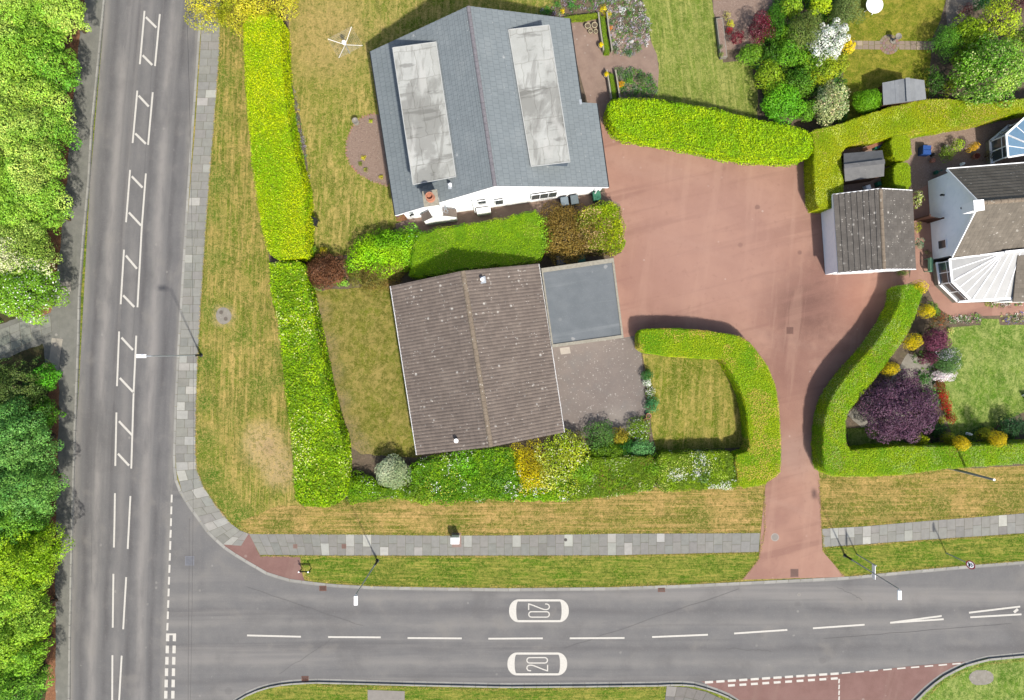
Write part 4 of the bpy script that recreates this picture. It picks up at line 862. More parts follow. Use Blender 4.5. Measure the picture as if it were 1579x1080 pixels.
slab_piece("concrete_step", [(863, 537), (878, 535), (880, 545), (865, 547)], (206, 196, 182), .13)
# --- detached garage of the neighbour
g2 = E("garage", "detached white garage with weathered grey tile roof beside the red yard", "garage", G(1335, 360, 0.1))
e0, e1, k0_, k1_, f0, f1 = W(1292.5, 421, 2.4), W(1284.5, 300, 2.4), W(1363.6, 415.5, 3.6), W(1358, 291, 3.6), W(1412, 415.5, 2.4), W(1406.6, 293.7, 2.4)
slope("roof", e0, e1, k1_, k0_, M_gtile, g2, crs=.36, stp=.045); slope("roof", f0, f1, k1_, k0_, M_gtile, g2, crs=.36, stp=.03); ridge(k0_, k1_, M_ridgeb, g2, .13)
m = MB(); q = [G(1273 + 3, 424, 0), G(1384, 414, 0), G(1266.5, 312, 0), G(1376, 305, 0)]
kb, kt = W(1363.4, 414.5, 3.6), W(1358, 292.5, 3.6); qs = [Vector((kb.x, kb.y, 0)), Vector((kt.x, kt.y, 0))]
q[0] = Vector((e0.x + .12, e0.y + .12, 0)); q[2] = Vector((e1.x + .12, e1.y - .1, 0)); q[1] = Vector((f0.x - .2, f0.y + .1, 0)); q[3] = Vector((f1.x - .2, f1.y - .1, 0))
body(m, q[0], q[1], q[2], q[3], 2.36, 2.3, qs[0], qs[1], 3.5); m.build("wall", M_greyr, g2)
m = MB(); bar(m, e0 - Vector((0, 0, .1)), e1 - Vector((0, 0, .1)), .05, .16)
for a, b_ in ((e0, k0_), (f0, k0_), (f1, k1_), (e1, k1_)): bar(m, a - Vector((0, 0, .06)), b_ - Vector((0, 0, .06)), .05, .16)
bar(m, f0 - Vector((0, 0, .08)), f1 - Vector((0, 0, .08)), .06, .1); m.build("bargeboard", M_upvc, g2)
m = MB(); wallquad(m, q[0], q[1], .6, 3.4, .1, 2.1, .04, .05); m.build("garage_door", M_upvc, g2)
# --- neighbour's house, gable end and chimney
h3 = E("house", "pale grey rendered house with tiled gable roof and white chimney at the right edge", "house", G(1510, 345, 0.1))
dx = Vector((129, 10, 0)).normalized()         # ridge direction in plan (photo x, world y up)
NW, SW, AP = G(1426.5, 275.5, 2.6), G(1434, 404, 2.6), G(1436.5, 347, 5.35); LEN = 11.0
NW = W(1461, 261.5, 2.6); SW = W(1469, 396, 2.6); AP = W(1511, 313, 5.35)
NE, SE, AE = NW + dx * LEN, SW + dx * LEN, AP + dx * LEN
slope("roof", NE, NW, AP, AE, M_ntile, h3, roll=0, crs=.34, stp=.03); slope("roof", SW, SE, AE, AP, M_ntile, h3, roll=.33, amp=.03, crs=.34, stp=.03); ridge(AP, AE, M_ridgeb, h3, .14)
m = MB(); ga, gb = G(1429, 281, 0), G(1439, 411, 0); gk = Vector(((AP.x + .1), AP.y, 0)); gk = ga.lerp(gb, .5); gk = Vector((AP.x + .1, AP.y, 0))
off = dx * .12; ga, gb = Vector((NW.x, NW.y - .22, 0)) + off, Vector((SW.x, SW.y + .12, 0)) + off
body(m, ga, gb, ga + dx * (LEN - .3), gb + dx * (LEN - .3), 2.62, 2.58, Vector((AP.x, AP.y, 0)) + off, Vector((AE.x, AE.y, 0)) - off, 5.25); m.build("wall", M_greyr, h3)
m = MB(); 
for a, b_ in ((NW, AP), (SW, AP)): bar(m, a - dx * .02 - Vector((0, 0, .06)), b_ - dx * .02 - Vector((0, 0, .06)), .06, .18)
bar(m, NW + Vector((0, .05, -.05)), NE + Vector((0, .05, -.05)), .1, .1); m.build("bargeboard", M_upvc, h3)
m = MB(); c_ = W(1508.5, 317, 5.9); m.box((c_.x, c_.y, 5.3), (.6, .62, 1.2), .08); chn = m.build("chimney", M_render, h3)
m = MB(); m.box((c_.x, c_.y, 5.94), (.68, .7, .08), .08); m.build("capping", M_upvc, h3).parent = chn
gdir = (gb - ga).xy.normalized()
def g3(px, py): q_ = ray_wall(px, py, ga, gb); return (q_.xy - ga.xy).dot(gdir), q_.z
s0, z0 = g3(1453, 377); window(h3, gb, ga, (gb - ga).length - s0 - .3, (gb - ga).length - s0 + .3, z0 - .45, z0 + .4, 1, .03)
for px, py in ((1456, 301), (1488, 321)): m = MB(); s0, z0 = g3(px, py); q_ = ga.xy + gdir * s0; m.tube([(q_.x + .02, q_.y, z0), (q_.x - .22, q_.y, z0)], .06); m.tube([(q_.x - .22, q_.y, z0 - .04), (q_.x - .22, q_.y, z0 + .1)], .08); m.build("flue_vent", M_dark, h3)
# --- white conservatory
def conservatory(name, label, base, eave_h, wall_h, hub, hub_h, fan, roof_mat, glass_mat, cat="conservatory", bars=()):
    """base: wall line of the glazed sides (ground photo px) in order, hub: far point(s) where the rafters meet"""
    B = [G(x, y, 0) for x, y in base]; root = E(name, label, cat, (*B[1].xy, 0.1))
    dw, fr, gl = MB(), MB(), MB()
    for a, b_ in zip(B, B[1:]):
        L = (b_ - a).length; d = (b_ - a).xy.normalized(); ang = math.atan2(d.y, d.x); c = (a + b_) / 2; n = max(1, round(L / .72))
        dw.box((c.x, c.y, wall_h / 2 + .05), (L + .04, .22, wall_h), ang)
        fr.box((c.x, c.y, wall_h + .09), (L + .16, .3, .08), ang); fr.box((c.x, c.y, eave_h - .05), (L + .14, .16, .14), ang); fr.box((c.x, c.y, (wall_h + eave_h) / 2 + .25), (L, .06, .05), ang)
        for k in range(n + 1): p = a.lerp(b_, k / n); fr.box((p.x, p.y, (wall_h + eave_h) / 2), (.07, .07, eave_h - wall_h), ang)
        gl.box((c.x, c.y, (wall_h + eave_h) / 2 + .04), (L, .02, eave_h - wall_h - .12), ang)
    dw.build("dwarf_wall", M_beige, root); fr.build("window_frames", M_upvc, root); gl.build("glazing", M_glass, root)
    O = []; cen_ = sum(B, Vector()) / len(B)
    for b_ in B: O.append(Vector((b_.x, b_.y, eave_h)) + (Vector((b_.x, b_.y, 0)) - Vector((cen_.x, cen_.y, 0))).normalized() * .14)
    Hb = [G(x, y, hub_h) for x, y in hub]; rf, rb = MB(), MB()
    for i in range(len(O) - 1):
        h0, h1_ = Hb[fan[i][0]], Hb[fan[i][1]]; L = (O[i + 1] - O[i]).length; n = max(1, round(L / .75))
        rf.face([O[i], O[i + 1], h1_, h0] if h0 != h1_ else [O[i], O[i + 1], h0])
        for k in range(n + 1):
            a, b2 = O[i].lerp(O[i + 1], k / n), h0.lerp(h1_, k / n); bar(rb, a + Vector((0, 0, .008)), b2 + Vector((0, 0, .008)), .11 if k in (0, n) else .05, .03)
        bar(rb, O[i] + Vector((0, 0, -.02)), O[i + 1] + Vector((0, 0, -.02)), .12, .1)
    for a, b2 in zip(Hb, Hb[1:]): bar(rb, a + Vector((0, 0, .06)), b2 + Vector((0, 0, .06)), .16, .1)
    rf.build("roof_panels", roof_mat, root); rb.build("glazing_bars", M_upvc, root); return root
conservatory("conservatory", "white conservatory with fan shaped pale roof below the grey gabled house", [(1437, 408), (1441.5, 439.5), (1468, 465), (1547, 462)], 2.2, .6, [(1505, 398), (1545, 394)], 2.95, [(0, 0), (0, 0), (0, 1)], M_poly, M_glass)
m = MB(); a, b_ = W(1571, 392, 2.3), W(1565, 462, 2.3); m.prism([W(x, y, 2.2).xy for x, y in ((1566, 392), (1800, 386), (1800, 462), (1563, 464))], .05, 2.3); m.build("extension_wall", M_greyr, h3)
slope("roof", W(1562, 466, 2.35), W(1800, 464, 2.35), W(1800, 390, 2.9), W(1569, 394, 2.9), M_ntile, h3, crs=.34, stp=.03)
conservatory("conservatory", "blue glass roofed conservatory at the right edge behind the grey gabled house", [(1522, 254), (1520, 222), (1546, 200), (1620, 196)], 2.3, .5, [(1562, 252), (1620, 235)], 3.1, [(0, 0), (0, 0), (0, 1)], M_bglass, M_bglass)
# --- sheds
def shed(label, L0, L1, K0, K1, R0, R1, he, hk, M_shed=M_shed):
    e0, e1, k0, k1, r0, r1 = W(*L0, he), W(*L1, he), W(*K0, hk), W(*K1, hk), W(*R0, he), W(*R1, he)
    c = (e0 + e1 + r0 + r1) / 4; root = E("garden_shed", label, "shed", (c.x, c.y, .1))
    slope("roof", e0, e1, k1, k0, M_shed, root, crs=.9, stp=.012); slope("roof", r0, r1, k1, k0, M_shed, root, crs=.9, stp=.012)
    m = MB(); I = lambda p: inset(p, c, .93); body(m, I(e0), I(r0), I(e1), I(r1), he + .0, he + .0, I(k0), I(k1), hk - .08); m.build("wall", M_timber, root)
    m = MB(); bar(m, k0 + Vector((0, 0, .03)), k1 + Vector((0, 0, .03)), .3, .03); m.build("ridge_strip", M_shed, root)
    a, b_ = I(e0), I(r0); m = MB(); L = (b_ - a).length; wallquad(m, a, b_, L * .3, L * .7, .15, he - .15, .04, .04); m.build("door", M_timber, root); return root
shed("grey felt roofed shed enclosed by clipped hedges above the white garage", (1301, 237), (1360.5, 232), (1301.5, 257), (1364, 249.5), (1303, 280), (1363, 272), 1.9, 2.5)
shed("pale felt roofed shed beside the round bush at the foot of the small lawn", (1362, 162), (1360.5, 128), (1401, 157), (1399, 120.5), (1428, 153), (1425, 124), 1.9, 2.5, tiles_mat('pale_shed_felt', A(176, 180, 182), A(158, 162, 166), A(196, 200, 200), A(214, 212, 208), 0.96, 1.6, 0.5, 0.5, 0.85))

# ---------------------------------------------------------------- hedges
YG, YG2, LG, MG, DG = F(206, 218, 20), F(186, 206, 16), F(170, 196, 22), F(124, 168, 34), F(70, 112, 30)
CREAM, WHT, PALE = F(236, 234, 190), F(250, 250, 244), F(196, 212, 130)
hedge("tall bright yellow-green clipped hedge beside the footway at upper left", [(372, 20), (433, 20), (433, 60), (436, 104), (442, 168), (454, 233), (468, 280), (470, 300), (472, 388), (466, 398), (416, 399), (401, 348), (388, 260), (380, 170), (376, 110)], 2.3,
      [F(160, 206, 14), F(190, 220, 12), F(214, 226, 16), F(172, 212, 14)], .085, 260, .11, 2.6, .65, acc=[(F(236, 230, 70), .05, None), (F(96, 130, 16), .13, None)], seed=3, var=.2, pscale=.35)  # the dark share of leaves paints the shade of gaps in the hedge
hedge("darker glossy laurel hedge with pale flecks, below the yellow-green hedge", [(416, 404), (468, 401), (474, 440), (484, 493), (494, 540), (502, 582), (515, 634), (530, 685), (534, 711), (533, 768), (512, 782), (470, 783), (458, 776), (452, 760), (449, 686), (442, 634), (433, 556), (429, 501), (416, 454), (413, 412)], 2.1,
      [c * 1.18 for c in (F(122, 166, 22), F(160, 194, 30), F(138, 176, 24), F(108, 146, 24), F(166, 198, 34))], .13, 130, .09, 1.8, .6, acc=[(F(226, 232, 150), .1, .6), (F(214, 206, 90), .03, None), (DG, .08, None)], seed=6, var=.25, pscale=.7)
hedge("clipped green hedge wrapped round the small striped lawn and the drive entrance", [(984, 516), (990, 508), (1030, 506), (1090, 510), (1140, 517), (1162, 532), (1185, 565), (1197, 595), (1203, 634), (1206, 711), (1203, 733), (1178, 749), (1140, 755), (1132, 703), (1157, 696), (1154, 660), (1149, 621), (1136, 590), (1120, 562), (1112, 553), (1045, 551), (986, 544)], 1.75,
      [F(124, 178, 14), F(156, 194, 20), F(184, 202, 26), F(134, 182, 16)], .06, 420, .055, 1.4, .45, acc=[(F(220, 186, 96), .3, .9), (F(206, 214, 40), .08, None)], seed=9, var=.16, pscale=.5, round_=.12)
hedge("tall clipped hedge curving along the right side of the red drive and the road verge", [(1390, 438), (1427, 441), (1422, 463), (1405, 508), (1386, 538), (1356, 577), (1332, 608), (1305, 640), (1307, 696), (1340, 692), (1399, 688), (1459, 689), (1579, 684), (1760, 676), (1760, 706), (1579, 716), (1459, 724), (1386, 734), (1290, 737), (1272, 728), (1269, 700), (1271, 654), (1279, 621), (1293, 597), (1319, 564), (1347, 535), (1378, 488), (1388, 467)], 2.15,
      [F(120, 174, 14), F(150, 194, 22), F(176, 202, 26), F(132, 184, 16)], .06, 400, .055, 1.3, .45, acc=[(F(176, 196, 110), .22, 1.0), (F(170, 150, 80), .12, .7), (F(206, 214, 50), .05, None)], seed=12, var=.16, pscale=.5, round_=.12)
hedge("lumpy bright green hedge along the upper edge of the red yard", [(937, 158), (950, 151), (980, 150), (1045, 157), (1110, 168), (1179, 185), (1240, 197), (1255, 208), (1256, 232), (1244, 246), (1179, 244), (1143, 242), (1100, 232), (1045, 220), (1000, 214), (952, 204), (939, 187)], 2.1,
      [F(142, 194, 16), F(172, 212, 18), F(192, 218, 20), F(150, 198, 20)], .1, 190, .16, 2.4, .6, acc=[(F(110, 150, 20), .12, None)], seed=15, var=.22, pscale=.5, round_=.3)
hedge("broad clipped hedge turning the corner above the enclosed shed", [(1250, 200), (1293, 192), (1309, 186), (1360, 168), (1420, 153), (1464, 151), (1520, 160), (1579, 150), (1700, 140), (1700, 158), (1579, 172), (1516, 188), (1460, 197), (1404, 207), (1366, 213), (1298, 223), (1302, 280), (1300, 318), (1284, 322), (1258, 321), (1255, 260), (1255, 215)], 1.9,
      [F(150, 182, 20), F(176, 196, 24), F(196, 200, 40), F(156, 186, 20)], .06, 380, .03, 1.0, .42, acc=[(F(226, 236, 110), .16, 1.2), (F(206, 176, 100), .16, .8)], seed=18, var=.17, pscale=.5, round_=.12)
hedge("square clipped hedge block just right of the enclosed shed", [(1372, 210), (1404, 205), (1408, 245), (1378, 249)], 1.9, [F(160, 190, 18), F(182, 200, 24)], .06, 380, .02, 1, .4, seed=19, var=.15, round_=.1)
hedge("small clipped hedge block directly above the white garage's right corner", [(1378, 252), (1405, 249), (1407, 292), (1379, 291)], 1.9, [F(150, 184, 18), F(174, 196, 24)], .06, 380, .02, 1, .4, seed=20, var=.15, round_=.1)
hedge("soft grassy green hedge between the slate house and the brown bungalow", [(640, 356), (700, 347), (780, 335), (838, 322), (838, 398), (820, 406), (760, 412), (700, 420), (628, 430), (634, 400)], 1.9,
      [F(116, 176, 18), F(160, 206, 20), F(176, 210, 24), F(100, 160, 18)], .08, 260, .14, 2.5, .9, seed=22, var=.25, spikes=.3, aspect=.3, acc=[(F(186, 180, 90), .2, .8), (F(80, 120, 30), .2, .7)], rag=.2)
hedge("yellow-green hedge end at the edge of the yard beside the flat garage roof", [(896, 320), (930, 312), (956, 313), (961, 340), (965, 380), (960, 390), (905, 389), (892, 360)], 1.9,
      [F(160, 186, 30), F(136, 170, 26), F(196, 206, 30), F(120, 140, 36)], .1, 150, .26, 1.9, .7, acc=[(F(206, 176, 124), .4, 1.0), (F(120, 100, 56), .3, .9)], seed=24, round_=.35, rag=.18, pscale=1.2)
shrub("brown heather-like bush in the hedge between the slate house and the flat garage roof", 872, 360, 47, 2.15, [F(134, 112, 52), F(150, 126, 58), F(110, 94, 48)], size=.09, lobes=26, dens=170, sy=1.05, flat=.5, pscale=1, cl=.3, rag=.2)
shrub("bright lime bush at the left end of the hedge behind the slate house", 597, 392, 60, 1.9, [F(136, 196, 20), F(166, 212, 26), F(120, 180, 24)], size=.11, lobes=34, dens=120, sy=.6, angle=.35, flat=.6, cl=.24, rag=.25)
shrub("green bush with small white flowers under the slate house gable", 640, 373, 26, 1.9, [F(96, 166, 30), F(130, 190, 34)], size=.1, lobes=8, acc=[(WHT, .03, None)], dens=120)
shrub("dark red-brown rounded bush at the corner of the laurel hedge", 503, 419, 36, 1.8, [F(124, 84, 56), F(104, 72, 50), F(146, 100, 66)], size=.08, lobes=20, dens=190, sy=.75, cl=.36)
shrub("brown-green spreading bush above the bungalow's dry lawn", 588, 421, 48, 1.7, [F(134, 110, 52), F(122, 120, 50), F(112, 88, 48)], size=.08, lobes=24, dens=190, sy=.5, angle=.3, cl=.3)
shrub("small yellow bush between the dry lawn and the red-brown bush", 500, 387, 8, .9, [F(206, 196, 40)], size=.07, lobes=5, dens=200)
shrub("pale green leafy plant left of the dry lawn corner", 493, 441, 11, .7, [F(140, 176, 80)], size=.09, lobes=5, dens=150)
shrub("green fern-like plant beside the brown-green bush", 526, 436, 13, .8, [F(134, 186, 60)], size=.1, lobes=6, dens=150, sy=.7)
shrub("green climbing plant tucked by the laurel hedge end, next to the lawn", 482, 385, 10, .8, [F(110, 156, 30)], size=.08, lobes=5, dens=160)
# the mixed hedge along the lower road verge
hedge("loose mixed green hedge with scattered white blossom below the bungalow", [(628, 726), (650, 712), (690, 702), (760, 694), (790, 690), (806, 735), (800, 773), (740, 774), (680, 778), (640, 770)], 1.7,
      [F(96, 156, 26), F(146, 186, 34), F(76, 130, 28), F(126, 176, 40)], .12, 120, .28, 1.2, .75, acc=[(WHT, .12, .9), (F(196, 206, 70), .06, .7)], seed=31, round_=.4, rag=.22, pscale=1.1)
hedge("low loose hedge strip under the silvery bush along the verge", [(530, 738), (560, 742), (600, 752), (640, 745), (640, 772), (590, 770), (560, 776), (534, 780)], 1.2, [F(110, 162, 26), F(150, 186, 34), F(90, 136, 28)], .1, 130, .2, 1.4, .75, acc=[(WHT, .06, .8)], seed=37, round_=.3, rag=.15, pscale=1.1)
hedge("low dark clipped mixed hedge with grey-green patches, right of the golden bush", [(880, 716), (905, 706), (960, 704), (1014, 702), (1014, 758), (960, 764), (900, 772), (872, 774)], 1.5,
      [F(110, 166, 26), F(126, 150, 50), F(102, 134, 44), F(146, 184, 30), F(120, 136, 60)], .08, 240, .12, 1.2, .6, acc=[(F(216, 220, 170), .1, 1.3), (F(140, 100, 60), .1, .9), (F(150, 186, 30), .15, .6)], seed=33, rag=.12, pscale=1.0, round_=.25)
hedge("dark green flowering hedge with white blossom along the foot of the striped lawn", [(1012, 700), (1060, 698), (1140, 696), (1150, 754), (1080, 757), (1012, 760)], 1.5,
      [F(110, 142, 44), F(166, 198, 34), F(98, 126, 46), F(120, 150, 56), F(158, 194, 30)], .08, 240, .12, 1.2, .6, acc=[(WHT, .3, .9), (F(220, 226, 120), .12, .7)], seed=35, rag=.1, pscale=1.2, round_=.25)
hedge("bright low foliage with white blossom at the foot of the golden and lime bushes", [(792, 738), (850, 734), (892, 730), (895, 770), (850, 774), (792, 775)], 1.4, [F(120, 184, 26), F(160, 200, 40), F(96, 156, 30)], .11, 140, .2, 1.4, .75, acc=[(WHT, .18, .8)], seed=39, round_=.3, rag=.15, pscale=1.1)
for lb_, x, y, r, h_, pal, k in (("green shrub where the golden bushes meet the low dark hedge", 897, 728, 22, 1.9, [F(110, 166, 30), F(150, 190, 40)], {}), ("lime shrub between the low dark hedge and the white blossomed hedge", 1012, 724, 22, 1.7, [F(150, 186, 30), F(110, 156, 36)], dict(acc=[(WHT, .08, .8)])),
        ("yellow-green shrub where the blossomed hedge joins the clipped drive hedge", 1142, 724, 22, 1.75, [F(150, 190, 24), F(116, 150, 40)], dict(acc=[(WHT, .06, .8)])), ("grey-green shrub in the middle of the white blossomed hedge", 1082, 722, 26, 1.7, [F(90, 124, 60), F(110, 140, 70)], dict(acc=[(WHT, .05, .8)])),
        ("dark green shrub with fine leaves in the middle of the low dark hedge", 950, 736, 26, 1.65, [F(100, 140, 36), F(120, 120, 50)], {}), ("grey-green shrub with white blossom left of the golden bush", 770, 744, 22, 1.9, [F(100, 146, 70), F(120, 170, 50)], dict(acc=[(WHT, .12, .9)])),
        ("vivid green shrub below the bungalow's lower edge, left of centre", 715, 716, 28, 2.0, [F(96, 166, 30), F(130, 190, 34)], {}),
        ("pale straw-tipped shrub where the lime bush meets the grassy hedge", 648, 404, 22, 1.95, [F(150, 176, 60), F(120, 170, 36)], dict(acc=[(F(200, 180, 120), .15, .9)])), ("light green sprouting shrub at the left of the brown heather-like bush", 836, 366, 20, 2.05, [F(140, 190, 36), F(120, 160, 40)], dict(sy=1.6, rag=.3)), ("green shrub with straw twigs between the brown bush and the yard hedge end", 905, 352, 24, 2.1, [F(140, 166, 36), F(120, 110, 52)], dict(acc=[(F(206, 176, 124), .12, .9)]))):
    shrub(lb_, x, y, r, h_, pal, size=.1, lobes=14, flat=.6, **k)
shrub("low green bush between the laurel hedge and the silvery bush", 560, 752, 30, 1.4, [F(106, 162, 24), F(140, 182, 30)], size=.09, lobes=10, dens=150, sy=.8, acc=[(WHT, .03, None)])
shrub("silvery pale green dome bush at the bungalow's lower left corner", 608, 729, 31, 1.9, [F(186, 200, 154), F(204, 214, 176), F(160, 178, 128)], size=.09, lobes=20, dens=190, sy=.85, flat=.6, var=.15, rag=.2, cl=.34)
shrub("olive green bush bulging onto the verge below the silvery bush", 655, 752, 35, 1.8, [F(116, 152, 30), F(96, 130, 34), F(140, 172, 40)], size=.11, lobes=14, dens=110, acc=[(F(130, 90, 60), .12, 1.0), (WHT, .03, .8)])
shrub("golden orange-yellow leaved bush in the middle of the roadside hedge", 814, 722, 38, 1.9, [F(204, 186, 10), F(220, 206, 8), F(176, 160, 20)], size=.08, lobes=14, dens=180, sy=1.15, flat=.5)
shrub("pale lime mottled bush right of the golden bush", 866, 714, 44, 2.1, [F(186, 200, 50), F(156, 184, 36), F(206, 212, 80)], size=.12, lobes=14, dens=110, sy=1.15, flat=.6, acc=[(CREAM, .08, None)])
shrub("dark green rounded shrub by the bungalow's lower right corner", 886, 680, 16, 1.6, [F(110, 150, 30), F(130, 110, 60)], size=.08, lobes=8, dens=180)
for a in (("dark leafy shrub at the lower left edge of the grey drive", 926, 672, 20, 1.3, [F(70, 116, 44), F(110, 150, 70)], {}),
          ("yellow and bronze shrub at the foot of the grey drive", 957, 673, 12, 1.2, [F(166, 160, 30), F(140, 110, 50)], {}),
          ("fresh green shrub below the yellow and bronze shrub", 940, 698, 24, 1.2, [F(126, 160, 30), F(96, 140, 30)], dict(sy=.5)),
          ("pale mint green shrub at the lower corner of the striped lawn", 989, 692, 17, 1.4, [F(130, 184, 104), F(104, 160, 90)], dict(sy=.7)),
          ("dark green shrub with tiny white flowers below the terracotta pots", 985, 664, 16, 1.1, [F(96, 146, 34), F(140, 170, 40)], dict(acc=[(WHT, .08, None)])),
          ("deep green shrub between the mint shrub and the grey drive", 966, 690, 14, 1.2, [F(50, 110, 40), F(70, 130, 40)], {}),
          ("low green bush topping the white flowers by the striped lawn", 998, 578, 9, .9, [F(64, 116, 50)], {}),
          ("small white flowering plant beside the low green bush", 997, 590, 7, .5, [F(220, 228, 200), F(110, 150, 90)], dict(acc=[(WHT, .4, None)])),
          ("white and yellow flowering plant halfway down the striped lawn's left edge", 1002, 604, 8, .5, [F(150, 160, 60), F(90, 130, 50)], dict(acc=[(WHT, .35, None)])),
          ("blue-green leafy clump above the terracotta pots", 1006, 624, 12, .9, [F(56, 124, 70), F(80, 150, 90)], dict(sy=1.2))):
    shrub(a[0], a[1], a[2], a[3] * (1.35 if a[1] < 995 and a[2] > 650 else 1.1), a[4], a[5], size=.085, lobes=13, dens=150, **a[6])

# ---------------------------------------------------------------- trees of the wood on the left
BG, BG2, BG3 = F(158, 198, 66), F(134, 184, 56), F(190, 214, 100)
BLG, BLG2 = F(118, 172, 84), F(94, 150, 66)
trees = [
 ("bright green broadleaf tree in the top left corner of the photo", 34, -6, 66, 6.2, [BG2, BG, BG3], {}),
 ("lime green tree crown reaching the pavement at the very top left", 92, 24, 34, 4.6, [BG, BG3], {}),
 ("rounded green tree at the left edge, second from the top", 18, 88, 56, 6.4, [BG, BG2, BG3], {}),
 ("green tree beside the brown litter strip, second along from the top", 76, 108, 38, 4.8, [BG2, F(90, 160, 44)], {}),
 ("yellow-green tree at the left edge, upper middle of the wood", 22, 190, 62, 6.4, [BG, BG3, BG2], {}),
 ("darker green tree crown touching the leaf litter, third along from the top", 70, 200, 34, 4.6, [F(90, 160, 44), BG2], {}),
 ("broad bright green tree above the pale flecked hawthorn", 38, 288, 52, 5.6, [BG, BG2, BG3], {}),
 ("small lime tree at the leaf litter edge right of the broad bright tree", 72, 330, 26, 4.0, [BG2, BG], {}),
 ("hawthorn dusted with cream blossom in the upper wood", 30, 386, 50, 5.4, [F(150, 184, 70), F(176, 200, 96)], dict(acc=[(CREAM, .3, .7)], size=.1)),
 ("light green tree just above the slabbed footpath", 42, 446, 44, 4.8, [F(140, 184, 50), F(110, 160, 40)], dict(acc=[(WHT, .06, None)])),
 ("vivid green small tree just below the slabbed footpath", 66, 582, 20, 3.0, [F(96, 172, 30), F(70, 140, 34)], {}),
 ("dark olive tree with bare grey twigs below the footpath", 22, 602, 46, 4.6, [F(74, 100, 40), F(104, 124, 60), F(56, 84, 34)], dict(hollow=.5, size=.1)),
 ("green shrubby tree beside the litter strip below the olive tree", 62, 636, 24, 3.2, [F(96, 150, 36), F(70, 124, 34)], {}),
 ("blue-green sycamore in the lower wood, upper of two", 30, 682, 48, 6.0, [BLG, BLG2, F(120, 170, 80)], {}),
 ("blue-green sycamore in the lower wood, lower of two and touching the litter strip", 42, 748, 44, 5.6, [BLG, F(120, 170, 70), BLG2], {}),
 ("dark green tree at the left edge below the blue-green pair", 0, 806, 36, 5.0, [F(90, 140, 50), BLG2], {}),
 ("yellow-green spreading tree with a point towards the pavement", 44, 858, 46, 5.4, [F(140, 182, 28), F(166, 200, 40), F(110, 160, 30)], {}),
 ("lime green tree at the left edge in the lower wood", 6, 900, 50, 5.8, [F(166, 200, 40), BG], {}),
 ("green tree beside the litter strip opposite the give-way lines", 44, 946, 34, 4.8, [F(120, 172, 30), BG], {}),
 ("yellow-green tree second from the bottom left corner", 14, 992, 44, 5.2, [BG, F(156, 196, 40)], {}),
 ("darker green tree in the bottom left corner", 26, 1056, 42, 5.0, [F(96, 156, 50), BG2], {})]
for (lb, x, y, r, h_, pal, k) in trees:
    k = dict(k); k.setdefault('size', .12)
    blob("broadleaf_tree", lb, "tree", x + 5, y, r * 1.12, h_, pal, lobes=int(24 + r / 1.8), cl=.22, dens=125, z0=.6, rag=.3, sy=random.uniform(.9, 1.1), group="trees of the roadside wood", flat=.8, pscale=.55, **k)
for lb, x, y, r, h_, pal in (("lime green crown between the top two trees at the litter edge", 52, 62, 34, 5.2, [BG, BG2]), ("fresh green crown between the rounded trees in the upper wood", 46, 150, 36, 5.6, [BG, BG3]),
        ("pale lime crown in the middle of the upper wood", 48, 244, 36, 5.2, [BG3, BG]), ("green crown left of the small lime tree by the litter", 34, 336, 34, 5.0, [BG, BG2]), ("low green crown at the left edge just above the footpath", 8, 448, 36, 4.6, [F(140, 184, 50), BG2]),
        ("mid green crown between the olive tree and the upper sycamore", 22, 642, 36, 4.8, [F(90, 146, 44), BLG]), ("green crown between the two sycamores at the left edge", 6, 718, 40, 5.4, [BLG, BLG2]), ("leafy green crown below the lower sycamore near the litter strip", 40, 804, 32, 4.8, [F(100, 156, 50), F(130, 180, 50)]),
        ("green crown between the spreading yellow-green tree and the lower lime tree", 36, 904, 36, 5.2, [F(130, 180, 40), BG]), ("yellow-green crown near the litter strip above the bottom corner", 40, 1004, 30, 4.8, [F(140, 190, 46), BG2])):
    blob("broadleaf_tree", lb, "tree", x + 2, y, r, h_, pal, lobes=44, cl=.22, dens=125, z0=.6, rag=.3, size=.12, group="trees of the roadside wood", flat=.8, pscale=.55)
for i, (x, y) in enumerate(((-70, 40), (-80, 150), (-75, 260), (-70, 380), (-75, 620), (-70, 730), (-72, 850), (-70, 960), (-70, 1060))):
    blob("broadleaf_tree", "green tree of the wood, outside the left edge of the photo", "tree", x, y, 60, 6.2, [BG2, BG], lobes=20, cl=.34, dens=40, size=.17, z0=.6, group="trees of the wood beyond the left edge")
blob("golden_conifer", "golden yellow spreading conifer at the top beside the main road", "conifer", 372, -26, 92, 3.6, [F(190, 188, 34), F(214, 206, 60), F(156, 164, 30)], size=.13, lobes=60, cl=.2, dens=100, z0=.3, rag=.22, sy=.9, aspect=.35, jit=.7, pscale=.6)

# ---------------------------------------------------------------- gardens at the upper right
shrub("neat dark green upright hedge-like conifer right of the red maples", 1196, 36, 16, 2.2, [F(76, 136, 30), F(96, 150, 40)], cat="conifer", name="conifer", sy=2.6, size=.07, lobes=16, dens=200, flat=.6)
shrub("yellow-green leafy shrub at the top edge right of the dark conifer", 1218, 10, 20, 2.4, [F(170, 200, 50), F(130, 170, 40)], size=.13, lobes=10)
blob("olive_tree", "dull olive green tree between the maples and the white blossom", "tree", 1238, 48, 30, 3.8, [F(112, 130, 60), F(86, 106, 46)], size=.09, lobes=16, dens=130, cl=.34)
shrub("bright yellow-green shrub at the top edge above the white blossom tree", 1262, 8, 18, 2.8, [F(190, 212, 30), F(166, 196, 34)], size=.13, lobes=10)
shrub("soft grey-green conifer left of the round white table", 1302, 16, 30, 2.6, [F(104, 124, 66), F(124, 142, 76)], cat="conifer", name="conifer", size=.07, lobes=14, dens=200, sy=.9)
